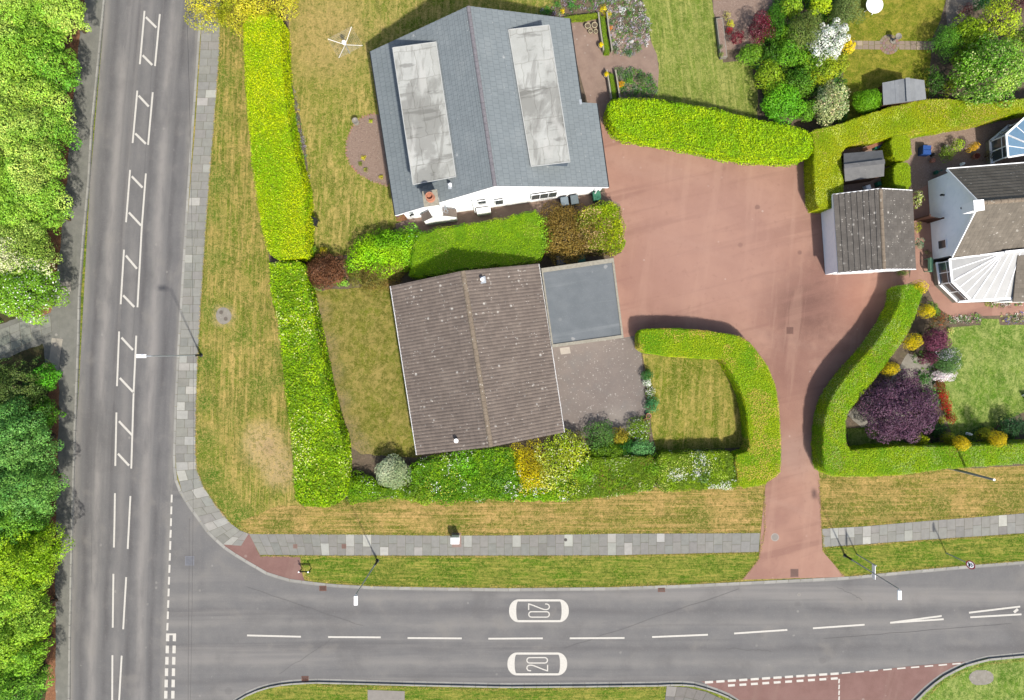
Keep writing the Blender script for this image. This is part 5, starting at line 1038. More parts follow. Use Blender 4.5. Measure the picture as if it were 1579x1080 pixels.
blob("blossom_tree", "small tree covered in white blossom beside the small lawn", "tree", 1275, 66, 31, 3.6, [F(236, 240, 232), F(206, 222, 190)], size=.11, lobes=26, cl=.16, dens=150, rag=.35, acc=[(WHT, .6, None), (F(96, 140, 50), .12, None)], pscale=1, var=.1, angle=.6, sy=.9)
shrub("deep yellow leaved bush at the left end of the flagged path", 1306, 74, 15, 2.0, [F(232, 206, 20), F(246, 222, 60)], size=.1, lobes=9, cl=.3, rag=.3)
shrub("mid green bush directly left of the white blossom tree", 1216, 84, 24, 2.4, [F(96, 156, 34), F(126, 176, 40)], size=.11, lobes=12)
blob("japanese_maple", "large dark crimson maple above the gravel border", "maple", 1171, 46, 24, 2.4, [F(112, 34, 50), F(86, 24, 38), F(150, 60, 78)], size=.08, lobes=12, dens=170, acc=[(F(190, 120, 136), .06, None)])
blob("japanese_maple", "smaller crimson maple beside the stone trough", "maple", 1136, 60, 13, 1.5, [F(140, 34, 56), F(110, 28, 44)], size=.07, lobes=9, dens=190, sy=.9)
shrub("tiny bright red acer above the smaller crimson maple", 1124, 48, 7, .9, [F(176, 24, 40)], size=.07, lobes=5, dens=200)
shrub("round yellow cushion shrub at the top of the stone trough", 1126, 37, 7, .8, [F(206, 206, 30), F(190, 196, 30)], size=.06, lobes=6, dens=240)
shrub("pale lime flowering plant above the round yellow cushion", 1121, 25, 8, .6, [F(196, 190, 90), F(140, 150, 80)], size=.06, lobes=5, hollow=.4)
shrub("light green trailing shrub below the crimson maples", 1158, 84, 26, 1.3, [F(136, 176, 50), F(106, 156, 40), F(160, 190, 70)], size=.09, lobes=14, sy=.6, angle=.15, flat=.5)
shrub("yellow-green shrub at the right end of the striped green lawn", 1186, 116, 24, 2.0, [F(126, 166, 36), F(166, 186, 40)], size=.1, lobes=12, sy=1.1, acc=[(F(220, 200, 60), .05, 1)])
shrub("round bright green bush just above the yard hedge", 1203, 164, 34, 2.6, [F(96, 172, 30), F(126, 190, 36)], size=.11, lobes=16, sy=.85)
shrub("dark green bush between the round bush and the silvery variegated bush", 1232, 130, 28, 2.0, [F(66, 116, 30), F(96, 140, 34)], size=.11, lobes=12)
shrub("yellow-green fluffy bush below the white blossom tree", 1266, 108, 30, 2.2, [F(150, 176, 30), F(176, 190, 36), F(126, 160, 30)], size=.1, lobes=14, flat=.6)
shrub("silvery variegated bush beside the small lawn's lower left corner", 1277, 160, 31, 2.6, [F(146, 170, 110), F(176, 184, 120), F(120, 150, 96)], size=.11, lobes=16, sy=1.15, acc=[(F(226, 200, 160), .07, 1), (CREAM, .1, None)])
shrub("clipped green dome bush beside the pale shed", 1334, 158, 23, 1.9, [F(126, 180, 24), F(110, 166, 24)], size=.06, lobes=10, dens=320, sy=.75, cl=.55, rag=.05)
shrub("small yellow bush clinging to the dome bush by the pale shed", 1360, 156, 9, 1.6, [F(206, 206, 30)], size=.07, lobes=6, dens=220)
shrub("light green climbing plant on the front of the pale shed", 1391, 156, 12, 1.4, [F(140, 180, 50)], size=.08, lobes=6, sy=.5)
shrub("dark green shrub hidden between the pale shed and the big round tree", 1440, 128, 17, 2.0, [F(56, 96, 30), F(76, 116, 34)], size=.09, lobes=10, sy=1.4)
shrub("yellow-green columnar shrub in front of the big round tree", 1462, 134, 12, 2.0, [F(146, 166, 30), F(120, 150, 30)], size=.07, lobes=9, dens=200, sy=1.7)
blob("broadleaf_tree", "big round green tree with light leaf tips right of the pale shed", "tree", 1528, 112, 60, 4.6, [F(126, 176, 40), F(96, 150, 40), F(160, 196, 70)], size=.13, lobes=34, cl=.26, dens=80, acc=[(PALE, .15, None)], sy=.95)
shrub("feathery mid green conifer at the right end of the flagged path", 1458, 66, 26, 2.6, [F(90, 150, 40), F(110, 166, 50)], cat="conifer", name="conifer", size=.08, lobes=14, dens=170, sy=1.05, aspect=.35, jit=.7)
shrub("lime yellow feathery shrub behind the feathery conifer", 1488, 54, 30, 2.8, [F(156, 186, 30), F(136, 170, 34)], size=.1, lobes=16, hollow=.2)
blob("broadleaf_tree", "pale yellow-green open tree near the top right corner", "tree", 1538, 32, 36, 4.2, [F(180, 200, 40), F(156, 184, 50)], size=.11, lobes=22, cl=.22, dens=90, hollow=.4, rag=.3)
shrub("purple-leaved shrub at the very top right", 1564, 8, 20, 2.2, [F(110, 66, 70), F(90, 56, 60)], size=.09, lobes=10)
shrub("reddish bare-looking shrub beside the crazy paving", 1486, 18, 13, 1.6, [F(126, 80, 76), F(100, 64, 60)], size=.07, lobes=9, hollow=.4)
shrub("green shrub with blue-green leaves at the top edge right of the crazy paving", 1512, 6, 14, 2.0, [F(80, 140, 80), F(110, 166, 60)], size=.1, lobes=9)

for lb_, x, y, r, h_, pal in (("leafy lime shrub between the dull olive tree and the dark upright conifer", 1215, 55, 17, 2.2, [F(150, 190, 40), F(110, 160, 34)]), ("green shrub filling the corner under the yellow-leaved bush", 1292, 98, 16, 1.6, [F(140, 160, 36), F(170, 180, 50)]),
        ("mid green shrub between the round bush and the yellow-green shrub", 1196, 140, 18, 1.9, [F(110, 166, 34), F(140, 180, 40)]), ("dark leafy shrub just right of the crimson maples", 1190, 88, 17, 1.8, [F(70, 116, 30), F(96, 140, 34)]),
        ("yellow-tinged shrub left of the fluffy bush", 1244, 100, 17, 2.0, [F(130, 166, 34), F(96, 146, 34)]), ("darker green shrub above the lumpy yard hedge, right of the round bush", 1240, 172, 18, 1.8, [F(86, 136, 30), F(110, 160, 40)]),
        ("lime shrub filling the gap between the feathery conifer and the big round tree", 1486, 90, 20, 2.2, [F(120, 166, 36), F(150, 180, 40)]), ("yellow-green shrub behind the pale open tree", 1508, 62, 20, 2.4, [F(150, 186, 36), F(120, 160, 36)]), ("green shrub at the right edge above the big round tree", 1574, 60, 18, 2.2, [F(140, 160, 50), F(110, 150, 50)])):
    shrub(lb_, x, y, r, h_, pal, size=.11, lobes=12)
# ---------------------------------------------------------------- the garden at the lower right
blob("purple_maple", "large dark purple-leaved round tree inside the curved hedge", "tree", 1387, 630, 56, 3.6, [F(92, 62, 84), F(112, 80, 100), F(72, 48, 66)], size=.1, lobes=60, cl=.24, dens=170, z0=.5, rag=.2, var=.28, sy=.95, pscale=1)
blob("purple_maple", "smaller plum-red leaved shrub tree above the dark purple tree", "tree", 1440, 524, 24, 2.6, [F(136, 74, 96), F(108, 56, 78)], size=.09, lobes=16, dens=150, sy=.85, angle=.5)
shrub("plum-red lower lobe of foliage left of the white flowered dome", 1428, 551, 15, 2.0, [F(130, 70, 90), F(100, 50, 70)], size=.08, lobes=8, dens=170)
shrub("green dome shrub fringed with white flowers at the lush lawn's edge", 1458, 555, 22, 1.7, [F(96, 130, 70), F(76, 116, 56)], size=.07, lobes=12, dens=230, acc=[(F(226, 220, 232), .16, .9)], cl=.5, rag=.08)
shrub("white and pink flower mound at the foot of the green dome shrub", 1454, 578, 18, 1.0, [F(240, 226, 232), F(226, 206, 216)], size=.08, lobes=9, dens=220, sy=.6, acc=[(WHT, .4, None)], var=.08)
for lb, x, y, r in (("bright golden conifer on the hedge top near the white conservatory", 1410, 444, 12), ("golden conifer leaning over the inner side of the curved hedge", 1423, 480, 11), ("larger golden conifer poking over the curved hedge, above the purple tree", 1400, 528, 14), ("golden conifer just above the large purple tree", 1366, 568, 12)):
    shrub(lb, x, y, r, 2.5, [F(232, 206, 10), F(214, 192, 16)], cat="conifer", name="conifer", size=.06, lobes=7, dens=260, cl=.5, rag=.1, flat=1.0, aspect=.35)
shrub("fresh green bush right of the leaning golden conifer", 1437, 477, 14, 1.3, [F(126, 180, 30), F(90, 140, 34)], size=.08, lobes=8)
shrub("reddish-bronze mixed shrub above the plum-red tree", 1446, 493, 16, 1.1, [F(120, 96, 50), F(86, 110, 50)], size=.08, lobes=9, acc=[(F(190, 60, 40), .12, None)])
shrub("pale yellow flowering plant on the corner of the lush lawn", 1466, 510, 6, .6, [F(216, 210, 130)], size=.07, lobes=5)
for y0, x0, c, lb in ((594, 1449, F(150, 80, 44), "rusty red low shrub at the top of the red flower row"), (611, 1453, F(180, 30, 30), "scarlet low shrub, second in the red flower row"), (628, 1459, F(190, 26, 34), "scarlet low shrub, third in the red flower row"), (645, 1465, F(176, 30, 34), "crimson low shrub at the lower end of the red flower row")):
    shrub(lb, x0, y0, 11, .8, [c, c * .7], size=.07, lobes=7, dens=220, sy=1.1, group="red shrubs edging the lush lawn", acc=[(F(120, 120, 40), .12, None)])
shrub("green edging plant between the purple tree and the red row", 1437, 615, 13, .8, [F(80, 150, 60), F(100, 166, 60)], size=.08, lobes=8, sy=1.9)
shrub("green leafy plant above the purple tree beside the white flower mound", 1424, 585, 14, .8, [F(86, 146, 66), F(70, 130, 40)], size=.08, lobes=8, sy=.8)
shrub("yellow-green flower clump below the purple tree's right side", 1450, 648, 9, .8, [F(200, 196, 40), F(150, 170, 40)], size=.07, lobes=6)
shrub("dark green low planting under the red row", 1442, 662, 22, .7, [F(40, 84, 34), F(60, 104, 40)], size=.08, lobes=10, sy=.6)
shrub("lime globe shrub below the purple tree on the hedge edge", 1419, 678, 13, 1.6, [F(196, 206, 20), F(176, 190, 20)], size=.07, lobes=9, dens=220)
for lb, x, y, r in (("golden topped clipped column shrub, left of the matching pair by the lower hedge", 1478, 683, 12), ("golden topped clipped column shrub, right of the matching pair by the lower hedge", 1536, 677, 14)):
    shrub(lb, x, y, r, 2.9, [F(214, 186, 16), F(196, 176, 20)], cat="topiary", name="topiary", size=.055, lobes=7, dens=330, cl=.6, rag=.05, flat=1.0, aspect=.4, z0=1.4)
    shrub(("olive green skirt of the left golden column shrub" if x < 1500 else "olive green skirt of the right golden column shrub"), x - 17, y - 6, r, 1.5, [F(126, 140, 24), F(150, 156, 26)], cat="topiary", name="topiary", size=.055, lobes=7, dens=260, cl=.6, rag=.05)
shrub("round dark glossy green bush at the right edge by the lower hedge", 1556, 658, 20, 1.6, [F(50, 90, 50), F(76, 110, 50)], size=.08, lobes=10, dens=170)
sheet("bark_mulch", [(1306, 640), (1336, 612), (1370, 590), (1400, 545), (1440, 560), (1445, 600), (1420, 600), (1400, 640), (1330, 660)], 0.118, M_conc, .05)
sheet("shaded_lawn", [(1306, 662), (1370, 655), (1400, 688), (1309, 694)], 0.119, M_lawnF, .05)

# ---------------------------------------------------------------- street furniture
def lamp(label, px, py, hx, hy, h_=7.0, armlen=.35, bh=1.1):
    b = W(px, py); root = E("street_lamp", label, "street lamp", b, "street lamps")
    m = MB(); m.tube([b, b + Vector((0, 0, bh))], .07, 12); m.lathe((b.x, b.y, b.z), [(.14, 0), (.14, .03), (.09, .05)], 14); m.box((b.x + .082, b.y, b.z + .7), (.012, .1, .35)); m.build("base", M_dark, root)
    m = MB(); m.tube([b + Vector((0, 0, bh)), b + Vector((0, 0, bh + .08)), b + Vector((0, 0, h_ - .1))], [.066, .045, .032], 12); m.build("pole", M_steel, root, True)
    d = Vector((hx, hy, 0)).normalized(); t = b + Vector((0, 0, h_ - .1)); m = MB(); m.tube([t, t + Vector((0, 0, .1)), t + d * armlen + Vector((0, 0, .14))], .03, 8); m.build("arm", M_steel, root)
    c = t + d * (armlen + .28) + Vector((0, 0, .15)); m = MB(); an = math.atan2(d.y, d.x)
    m.box((c.x, c.y, c.z), (.62, .24, .09), an, .92); m.box((c.x - d.x * .1, c.y - d.y * .1, c.z + .06), (.3, .18, .05), an, .8); hd = m.build("lamp_head", M_upvc, root)
    m = MB(); m.box((c.x + d.x * .08, c.y + d.y * .08, c.z - .05), (.36, .18, .02), an); m.build("lens", M_glass, root).parent = hd
lamp("street lamp beside the main road, with its arm reaching over the tarmac", 310, 548, -1, 0)
lamp("street lamp on the grass strip below the paving, left of the speed roundels", 582, 865, 0, -1, 7.0, .1)
lamp("street lamp on the verge right of the red drive mouth", 1303, 857, 0, -1, 7.1, .1)
def pole_base(p, m, h_): m.tube([p, p + Vector((0, 0, h_))], .038, 10)
b = W(1321, 855); rs = E("road_sign", "grey post carrying a narrow pale rectangular plate, beside the right-hand lamp", "sign", b)
m = MB(); pole_base(b, m, 2.75); m.build("post", M_steel, rs)
m = MB(); m.box((b.x, b.y - .5, 2.5), (.03, 1.0, .42)); m.build("sign_plate", M_upvc, rs)
b = W(1459, 853); rs = E("road_sign", "round red-ringed no motor vehicles sign on a grey post at right", "sign", b)
m = MB(); pole_base(b, m, 2.9); m.build("post", M_steel, rs)
M_sred = plain("sign_red", A(180, 30, 40), .4); M_sblk = plain("sign_black", A(24, 26, 30), .5)
fn = Vector((-.88, -.16, .5)).normalized(); sx = Vector((-fn.y, fn.x, 0)).normalized(); UPV = fn.cross(sx).normalized(); UPV = UPV if UPV.z > 0 else -UPV; sc = b + Vector((0, 0, 2.75)) + fn * .06
def disc(mb, r0, r1, o_, n=36):
    for k in range(n):
        a0, a1 = 2 * math.pi * k / n, 2 * math.pi * (k + 1) / n
        P_ = [sc + fn * o_ + (sx * math.cos(a) + UPV * math.sin(a)) * r for r, a in ((r0, a0), (r1, a0), (r1, a1), (r0, a1))]
        mb.face(P_ if r0 > 0 else [P_[1], P_[2], P_[0]])
m = MB(); disc(m, 0, .31, 0); disc(m, 0, .31, -.02); m.build("sign_face", M_upvc, rs)
m = MB(); disc(m, .235, .315, .004); m.build("red_ring", M_sred, rs)
m = MB()
def sp(pts):  m.face([sc + fn * .006 + sx * x + UPV * y for x, y in pts])
def sdisc(cx, cy, r, r2=0): 
    pts = [(cx + r * math.cos(k * math.pi / 6), cy + r * math.sin(k * math.pi / 6)) for k in range(12)]; sp(pts)
sp([(-.17, -.13), (.17, -.13), (.18, -.07), (.1, -.055), (.06, -.005), (-.07, -.005), (-.11, -.06), (-.17, -.07)]); sdisc(-.1, -.135, .035); sdisc(.1, -.135, .035)
sp([(-.09, .07), (.03, .06), (.1, .1), (.06, .13), (-.02, .11), (-.08, .12)]); sdisc(-.09, .06, .035); sdisc(.1, .06, .035); sp([(-.03, .1), (.03, .12), (.02, .18), (-.03, .17)]); sdisc(.0, .19, .022)
m.build("sign_symbol", M_sblk, rs)
b = W(1464, 722); tp = E("telegraph_pole", "bare grey post rising beside the lower right hedge", "pole", b)
m = MB(); m.tube([b, b + Vector((0.08, 0, 4.6))], [.1, .075], 12); m.build("post", plain("weathered_post", A(196, 194, 190), .8), tp, True); m = MB(); m.lathe((b.x + .08, b.y, 4.69), [(.08, 0), (.08, .03), (0, .05)], 12); m.build("cap", M_greyr, tp)
cb = W(703, 830); uc = E("utility_cabinet", "small white-topped utility cabinet at the edge of the paving", "cabinet", cb)
m = MB(); m.box((cb.x, cb.y + .05, .55), (.56, .4, .9)); m.build("cabinet_body", M_greyr, uc); m = MB(); m.box((cb.x, cb.y + .05, 1.03), (.64, .5, .06), 0, .9); m.build("lid", M_upvc, uc)
m = MB(); m.box((cb.x, cb.y - .155, .55), (.5, .02, .8)); dr = m.build("door", M_upvc, uc); m = MB(); m.box((cb.x + .15, cb.y - .175, .6), (.03, .02, .12)); m.build("handle", M_dark, uc).parent = dr
slab_piece("cabinet_base", [(696, 822), (711, 822), (711.5, 844), (697, 844)], (176, 150, 140), .121)
nb = W(473, 877); ns = E("street_nameplate", "low street nameplate on two black posts at the corner", "sign", nb)
for dx_ in (-.34, .34):
    m = MB(); m.tube([(nb.x + dx_, nb.y, .1), (nb.x + dx_, nb.y, .9)], .035, 10); ps = m.build("post", M_dark, ns); m = MB(); m.lathe((nb.x + dx_, nb.y, .9), [(.055, 0), (.055, .04), (0, .06)], 12); m.build("post_cap", M_upvc, ns).parent = ps
m = MB(); m.box((nb.x, nb.y - .05, .66), (.86, .025, .22)); m.build("name_board", M_dark, ns)
def grate(px, py, label, rz=0, rust=True, d=(.48, .34)):
    b = W(px, py, 0); g = E("drain_grate", label, "drain", (b.x, b.y, .003), "gully drains at the kerbs"); m = MB(); mt = plain("rusty_iron", A(150, 110, 96), .9) if rust else M_dark
    for s_ in (-1, 1): m.box((b.x, b.y + s_ * d[1] / 2, .012), (d[0], .04, .02), rz); m.box((b.x + s_ * d[0] / 2, b.y, .012), (.04, d[1] + .04, .02), rz)
    m.build("frame", mt, g); m = MB()
    for k in range(7): m.box((b.x - d[0] / 2 + d[0] * (k + .5) / 7, b.y, .010), (.03, d[1], .016), rz + .35)
    m.build("bars", mt, g); m = MB(); m.box((b.x, b.y, .004), (d[0], d[1], .004), rz); m.build("pit", M_sblk, g)
grate(498, 907.5, "rusty gully drain by the kerb right of the street nameplate"); grate(1020, 909, "rusty gully drain in the kerb line left of the drive mouth"); grate(470.5, 1047, "rusty gully drain at the lower kerb of the side road")
def cover(px, py, r, label, colr, sq=False, z=0.0, name="manhole_cover", grp=None):
    b = W(px, py, 0); m = MB(); c_ = A(*colr); m.col = c_
    if sq: m.box((b.x, b.y, z + .004), (r * 2, r * 2, .006)); m.col = tuple(x * .8 for x in c_); m.box((b.x, b.y, z + .006), (r * 1.7, r * 1.7, .006))
    else: m.prism(circ_w(b, r), z - .01, z + .006); m.col = tuple(x * .75 for x in c_); m.prism(circ_w(b, r * .78), z, z + .009)
    o = m.build(name, M_slab); tag(o, label, "manhole cover", grp); return o
def circ_w(b, r, n=24): return [(b.x + r * math.cos(2 * math.pi * k / n), b.y + r * math.sin(2 * math.pi * k / n)) for k in range(n)]
cover(1194, 828, .3, "pale round manhole cover in the mouth of the red drive", (196, 186, 176), z=.12)
cover(1217, 510, .26, "square iron cover set in the red yard near the hedge corner", (150, 112, 100), True, .12)
cover(292.5, 865, .34, "square bluish-grey cover in the road junction", (150, 152, 160), True, .002)
cover(1232, 917, .12, "small pale valve cover in the side road below the drive", (190, 186, 178), z=.002)
cover(342, 482, .16, "upper round lid on the concrete pad in the left verge", (150, 140, 128), z=.112); cover(349, 492, .16, "lower round lid on the concrete pad in the left verge", (150, 140, 128), z=.112)
cover(872, 832, .12, "small round stop tap lid in a pale slab of the paving", (120, 116, 112), z=.12)
cover(1224, 883, .3, "worn square cover at the foot of the red drive", (150, 118, 108), True, .12)
cover(456, 842, .16, "small square water cover at the left end of the paving", (170, 140, 128), True, .118); cover(531, 842, .17, "brown square cover in the paving beside a pale slab", (160, 128, 116), True, .118)
# overhead telephone wire along the main road
wr_ = MB(); a, b = W(282, -160, 6.2), W(289, 1260, 6.2); pts = []
for k in range(31):
    t = k / 30; p = a.lerp(b, t); bow = 4 * t * (1 - t); pts.append(p + Vector((.36 * bow, 0, -.35 * bow)))
wr_.tube(pts, .008, 5); tag(wr_.build("telephone_wire", M_dark), "thin dark overhead telephone wire running along the main road", "wire")

# ---------------------------------------------------------------- garden things
def at3(px, py, z=.11): return W(px, py, z)
# rotary clothes dryer
b = at3(536, 74); rd = E("rotary_dryer", "white four-armed rotary clothes dryer on the dry upper lawn", "clothes dryer", b)
top = W(530.5, 66, 1.9); b = Vector((top.x, top.y, .11)); rd.location = b
m = MB(); m.tube([b, (b.x, b.y, 2.0)], .028, 8); m.build("post", M_steel, rd)
arms = [W(505.5, 60.5, 2.25), W(542, 41.5, 2.25), W(559, 70.5, 2.25), W(522.5, 89.5, 2.25)]
for q in arms: m = MB(); m.tube([(b.x, b.y, 1.55), q], .016, 6); m.build("arm", M_upvc, rd)
m = MB()
for i in range(4):
    for t in (.3, .42, .54, .66, .78, .9, 1.0): m.tube([Vector((b.x, b.y, 1.55)).lerp(arms[i], t), Vector((b.x, b.y, 1.55)).lerp(arms[(i + 1) % 4], t)], .005, 4, False)
m.build("washing_lines", M_steel, rd); m = MB(); m.lathe((b.x, b.y, 1.75), [(.0, .3), (.14, .26), (.16, .1), (.06, 0)], 10); m.build("hub_cover", M_upvc, rd)
# folded black garden chair
b = at3(487, 345); gc = E("garden_chair", "black folding garden chair on the dry lawn by the hedge", "chair", b, rz=-.35)
def lb(m, c_, d_, r=0): m.box((b.x + c_[0] * math.cos(-.35) - c_[1] * math.sin(-.35), b.y + c_[0] * math.sin(-.35) + c_[1] * math.cos(-.35), b.z + c_[2]), d_, -.35)
m = MB(); lb(m, (0, 0, .43), (.5, .46, .04)); m.build("seat", M_dark, gc); m = MB(); lb(m, (0, .27, .7), (.5, .05, .5)); m.build("backrest", M_dark, gc)
for sx_ in (-.22, .22):
    for sy_ in (-.2, .24): m = MB(); lb(m, (sx_, sy_, .21), (.035, .035, .42)); m.build("leg", M_dark, gc)
    m = MB(); lb(m, (sx_ * 1.15, 0, .62), (.05, .46, .03)); m.build("armrest", M_dark, gc)
# white round table
b = at3(1341, 15); tb = E("garden_table", "round white garden table on the small lawn at the top", "table", b)
m = MB(); m.lathe((b.x, b.y, .8), [(0, .035), (.6, .035), (.62, .02), (.62, -.01), (.58, -.02), (0, -.02)], 40); m.build("tabletop", M_upvc, tb, False)
for k in range(4): a = k * math.pi / 2 + .4; m = MB(); m.tube([(b.x + .12 * math.cos(a), b.y + .12 * math.sin(a), .78), (b.x + .42 * math.cos(a), b.y + .42 * math.sin(a), .11)], .025, 6); m.build("leg", M_upvc, tb)
# sundial / bird bath
def birdbath(name, label, px, py, h_, r, cat):
    b = at3(px, py); o = E(name, label, cat, b); m = MB(); m.lathe((b.x, b.y, .13), [(r, 0), (r, .06), (r * .5, .1), (r * .38, .3), (r * .36, h_ - .18), (r * .6, h_ - .1)], 20); m.build("pedestal", M_conc, o)
    m = MB(); m.lathe((b.x, b.y, .13), [(r * .6, h_ - .1), (r * 1.15, h_), (r * 1.15, h_ + .03), (r * .95, h_ + .02), (r * .5, h_ - .03), (0, h_ - .04)], 20); m.build("basin", M_conc, o)
birdbath("bird_bath", "stone bird bath on the round paving of the flagged path", 1376, 64, .8, .2, "bird bath"); birdbath("bird_bath", "pale stone bird bath at the edge of the gravel bed", 550, 190, .5, .2, "bird bath")
def pot(label, px, py, r=.2, h_=.35, mat=None, pal=None, cat="plant pot", grp=None, pr=None, z=.12, acc=None, name="plant_pot"):
    b = at3(px, py, z); o = E(name, label, cat, b, grp); m = MB()
    m.lathe((b.x, b.y, z), [(r * .7, 0), (r * .95, h_ - .06), (r * 1.08, h_ - .06), (r * 1.08, h_), (r * .86, h_), (r * .84, h_ - .07)], 20); m.build("pot", mat or M_terra, o)
    m = MB(); m.lathe((b.x, b.y, z), [(0, h_ - .05), (r * .86, h_ - .06)], 16); m.build("compost", M_soil, o)
    if pal is not None:
        n = 260; d = rng.normal(size=(n, 3)); d /= np.linalg.norm(d, axis=1)[:, None]; d[:, 2] = np.abs(d[:, 2]); R_ = pr or r
        P = np.array([b.x, b.y, z + h_]) + d * R_ * rng.uniform(.6, 1, (n, 1)) * [1, 1, .9]; leaves("plant", P, d + rng.normal(0, .4, d.shape), rng.uniform(.05, .09, n), leafcol(P, pal, .2, acc), o)
    return o
M_cream = plain("cream_glazed_pot", A(222, 208, 170), .6)
pot("larger cream pot, upper left of the four on the rear patio", 905.5, 43, .2, .35, M_cream, grp="cream pots on the rear patio"); pot("larger cream pot, upper right of the four on the rear patio", 916, 42, .2, .35, M_cream, grp="cream pots on the rear patio")
pot("smaller cream pot, lower left of the four on the rear patio", 910, 50.5, .15, .28, M_cream, grp="cream pots on the rear patio"); pot("smaller cream pot, lower right of the four on the rear patio", 918, 51, .15, .28, M_cream, grp="cream pots on the rear patio")
pot("terracotta pot at the grey drive corner, upper right of two", 999, 641, .19, .34, grp="terracotta pots by the grey drive"); pot("terracotta pot at the grey drive corner, lower left of two", 995, 649, .19, .34, grp="terracotta pots by the grey drive")
pot("pot of yellow flowers at the end of the upper planted wall", 926, 73, .2, .4, M_conc, [F(240, 214, 20), F(226, 200, 20)]); pot("pot of yellow flowers at the end of the lower planted wall", 934, 118, .2, .4, M_conc, [F(240, 214, 20), F(226, 200, 20)])
pot("terracotta pot with plant beside the blue box on the neighbour's patio", 1430, 230.5, .16, .3, M_terra); pot("large dark terracotta pot near the grey gabled house", 1501, 243, .22, .4, M_terra, [F(120, 60, 50)])
pot("small terracotta pot below the planted tubs on the neighbour's patio", 1435.5, 249, .16, .28, M_terra, [F(206, 150, 130)]); pot("grey planter with white flowers near the upper patio tubs", 1455, 228, .15, .3, M_conc, [F(200, 190, 190)])
pot("planter with a green shrub near the blue-roofed conservatory", 1538, 212, .2, .35, M_terra, [F(90, 150, 40)], pr=.35)
pot("small round white pot on the neighbour's patio left of the conservatory", 1528, 220, .14, .25, M_upvc)
shrub("lime green potted acer among the neighbour's patio tubs", 1475, 225, 11, 1.2, [F(176, 206, 50), F(150, 184, 40)], size=.08, lobes=7); shrub("mixed green potted shrubs on the neighbour's patio", 1460, 237, 14, 1.0, [F(140, 166, 40), F(110, 140, 40)], size=.08, lobes=9)
shrub("orange-gold egg shaped conifer on the neighbour's patio", 1497, 228, 11, 1.5, [F(206, 160, 30), F(180, 150, 30)], cat="conifer", name="conifer", size=.06, lobes=6, dens=260, angle=.6, sy=.7)
shrub("straggly plant at the wall of the blue-roofed conservatory", 1524, 240, 11, .9, [F(90, 120, 50), F(130, 110, 80)], size=.07, lobes=7, hollow=.5)
shrub("cream variegated shrub against the white garage's right wall", 1413.5, 308, 9, 1.4, [F(200, 210, 110), F(140, 170, 60)], size=.09, lobes=8, sy=1.8, acc=[(CREAM, .3, None)])
shrub("yellow shrub against the middle of the white garage's right wall", 1413, 352, 7, 1.3, [F(190, 190, 30), F(130, 150, 30)], size=.07, lobes=7, sy=1.8); shrub("grey-green shrub below the yellow shrub by the white garage", 1416, 376, 8, 1.1, [F(110, 156, 120), F(90, 136, 90)], size=.07, lobes=7, sy=1.3)
shrub("small dark plant beside the mint green bench", 1430, 390, 6, .6, [F(90, 100, 50)], size=.06, lobes=5); shrub("low green plants at the garage's front right corner", 1392, 421, 11, .4, [F(120, 150, 60)], size=.06, lobes=6, sy=.35)
# mint green bench and blue box, watering can
b = at3(1429.5, 410, .12); bn = E("garden_bench", "small mint green bench beside the white conservatory", "bench", b); M_mint = plain("mint_paint", A(150, 210, 170), .6)
m = MB()
for k in range(4): m.box((b.x - .16 + k * .1, b.y, .55), (.085, 1.0, .03))
m.build("seat", M_mint, bn); m = MB()
for k in range(3): m.box((b.x - .24, b.y, .68 + k * .13), (.03, 1.0, .09))
m.build("backrest", M_mint, bn)
for s_ in (-.45, .45): m = MB(); m.box((b.x - .2, b.y + s_, .5), (.05, .05, .8)); m.box((b.x + .16, b.y + s_, .33), (.05, .05, .42)); m.build("leg_frame", M_mint, bn)
b = at3(1421.5, 235, .12); bx = E("storage_box", "blue lidded storage box on the neighbour's patio", "box", b)
m = MB(); m.box((b.x, b.y, .42), (.58, .62, .6), -.05, 1.06); m.build("box_body", M_blue, bx)
for s_ in (-.17, .17): m = MB(); m.box((b.x, b.y + s_, .75), (.62, .32, .06), -.05, .93); m.build("lid", M_blue, bx)
b = at3(1441.5, 267, .12); wc = E("watering_can", "green watering can near the corner of the grey gabled house", "watering can", b)
m = MB(); m.lathe((b.x, b.y, .12), [(.13, 0), (.14, .25), (.1, .3), (.05, .31)], 16); m.tube([(b.x + .1, b.y, .2), (b.x + .3, b.y + .12, .42)], [.03, .02], 8); m.lathe((b.x + .3, b.y + .12, .41), [(.02, 0), (.06, .06), (0, .07)], 10); m.build("can", M_green, wc)
m = MB(); m.tube([(b.x - .12, b.y, .25), (b.x - .2, b.y, .4), (b.x - .02, b.y, .48), (b.x + .06, b.y, .4)], .015, 6); m.build("handle", M_green, wc)
# wheelie bins
def bin_(px, py, body_m, lid_m, label, rz=0.14):
    b = at3(px, py, .12); o = E("wheelie_bin", label, "wheelie bin", b, "wheelie bins by the houses", rz); m = MB()
    def R(x, y, z): return (b.x + x * math.cos(rz) - y * math.sin(rz), b.y + x * math.sin(rz) + y * math.cos(rz), b.z + z)
    m.box(R(0, 0, .5), (.48, .52, .9), rz, 1.15); m.build("bin_body", body_m, o); m = MB(); m.box(R(0, -.01, .985), (.58, .66, .06), rz, .92); m.build("lid", lid_m, o)
    for s_ in (-.24, .24): m = MB(); m.tube([R(s_ - .03, .3, .1), R(s_ + .03, .3, .1)], .1, 14); m.build("wheel", M_dark, o)
    m = MB(); m.tube([R(-.22, .37, .95), R(.22, .37, .95)], .018, 6); m.build("handle", body_m, o)
bin_(869, 315, M_binb, plain("pale_grey_lid", A(140, 156, 166), .5), "grey wheelie bin against the slate house, leftmost of the row"); bin_(884, 312, M_binb, plain("slate_lid", A(120, 134, 140), .5), "darker grey wheelie bin against the slate house, middle of the row")
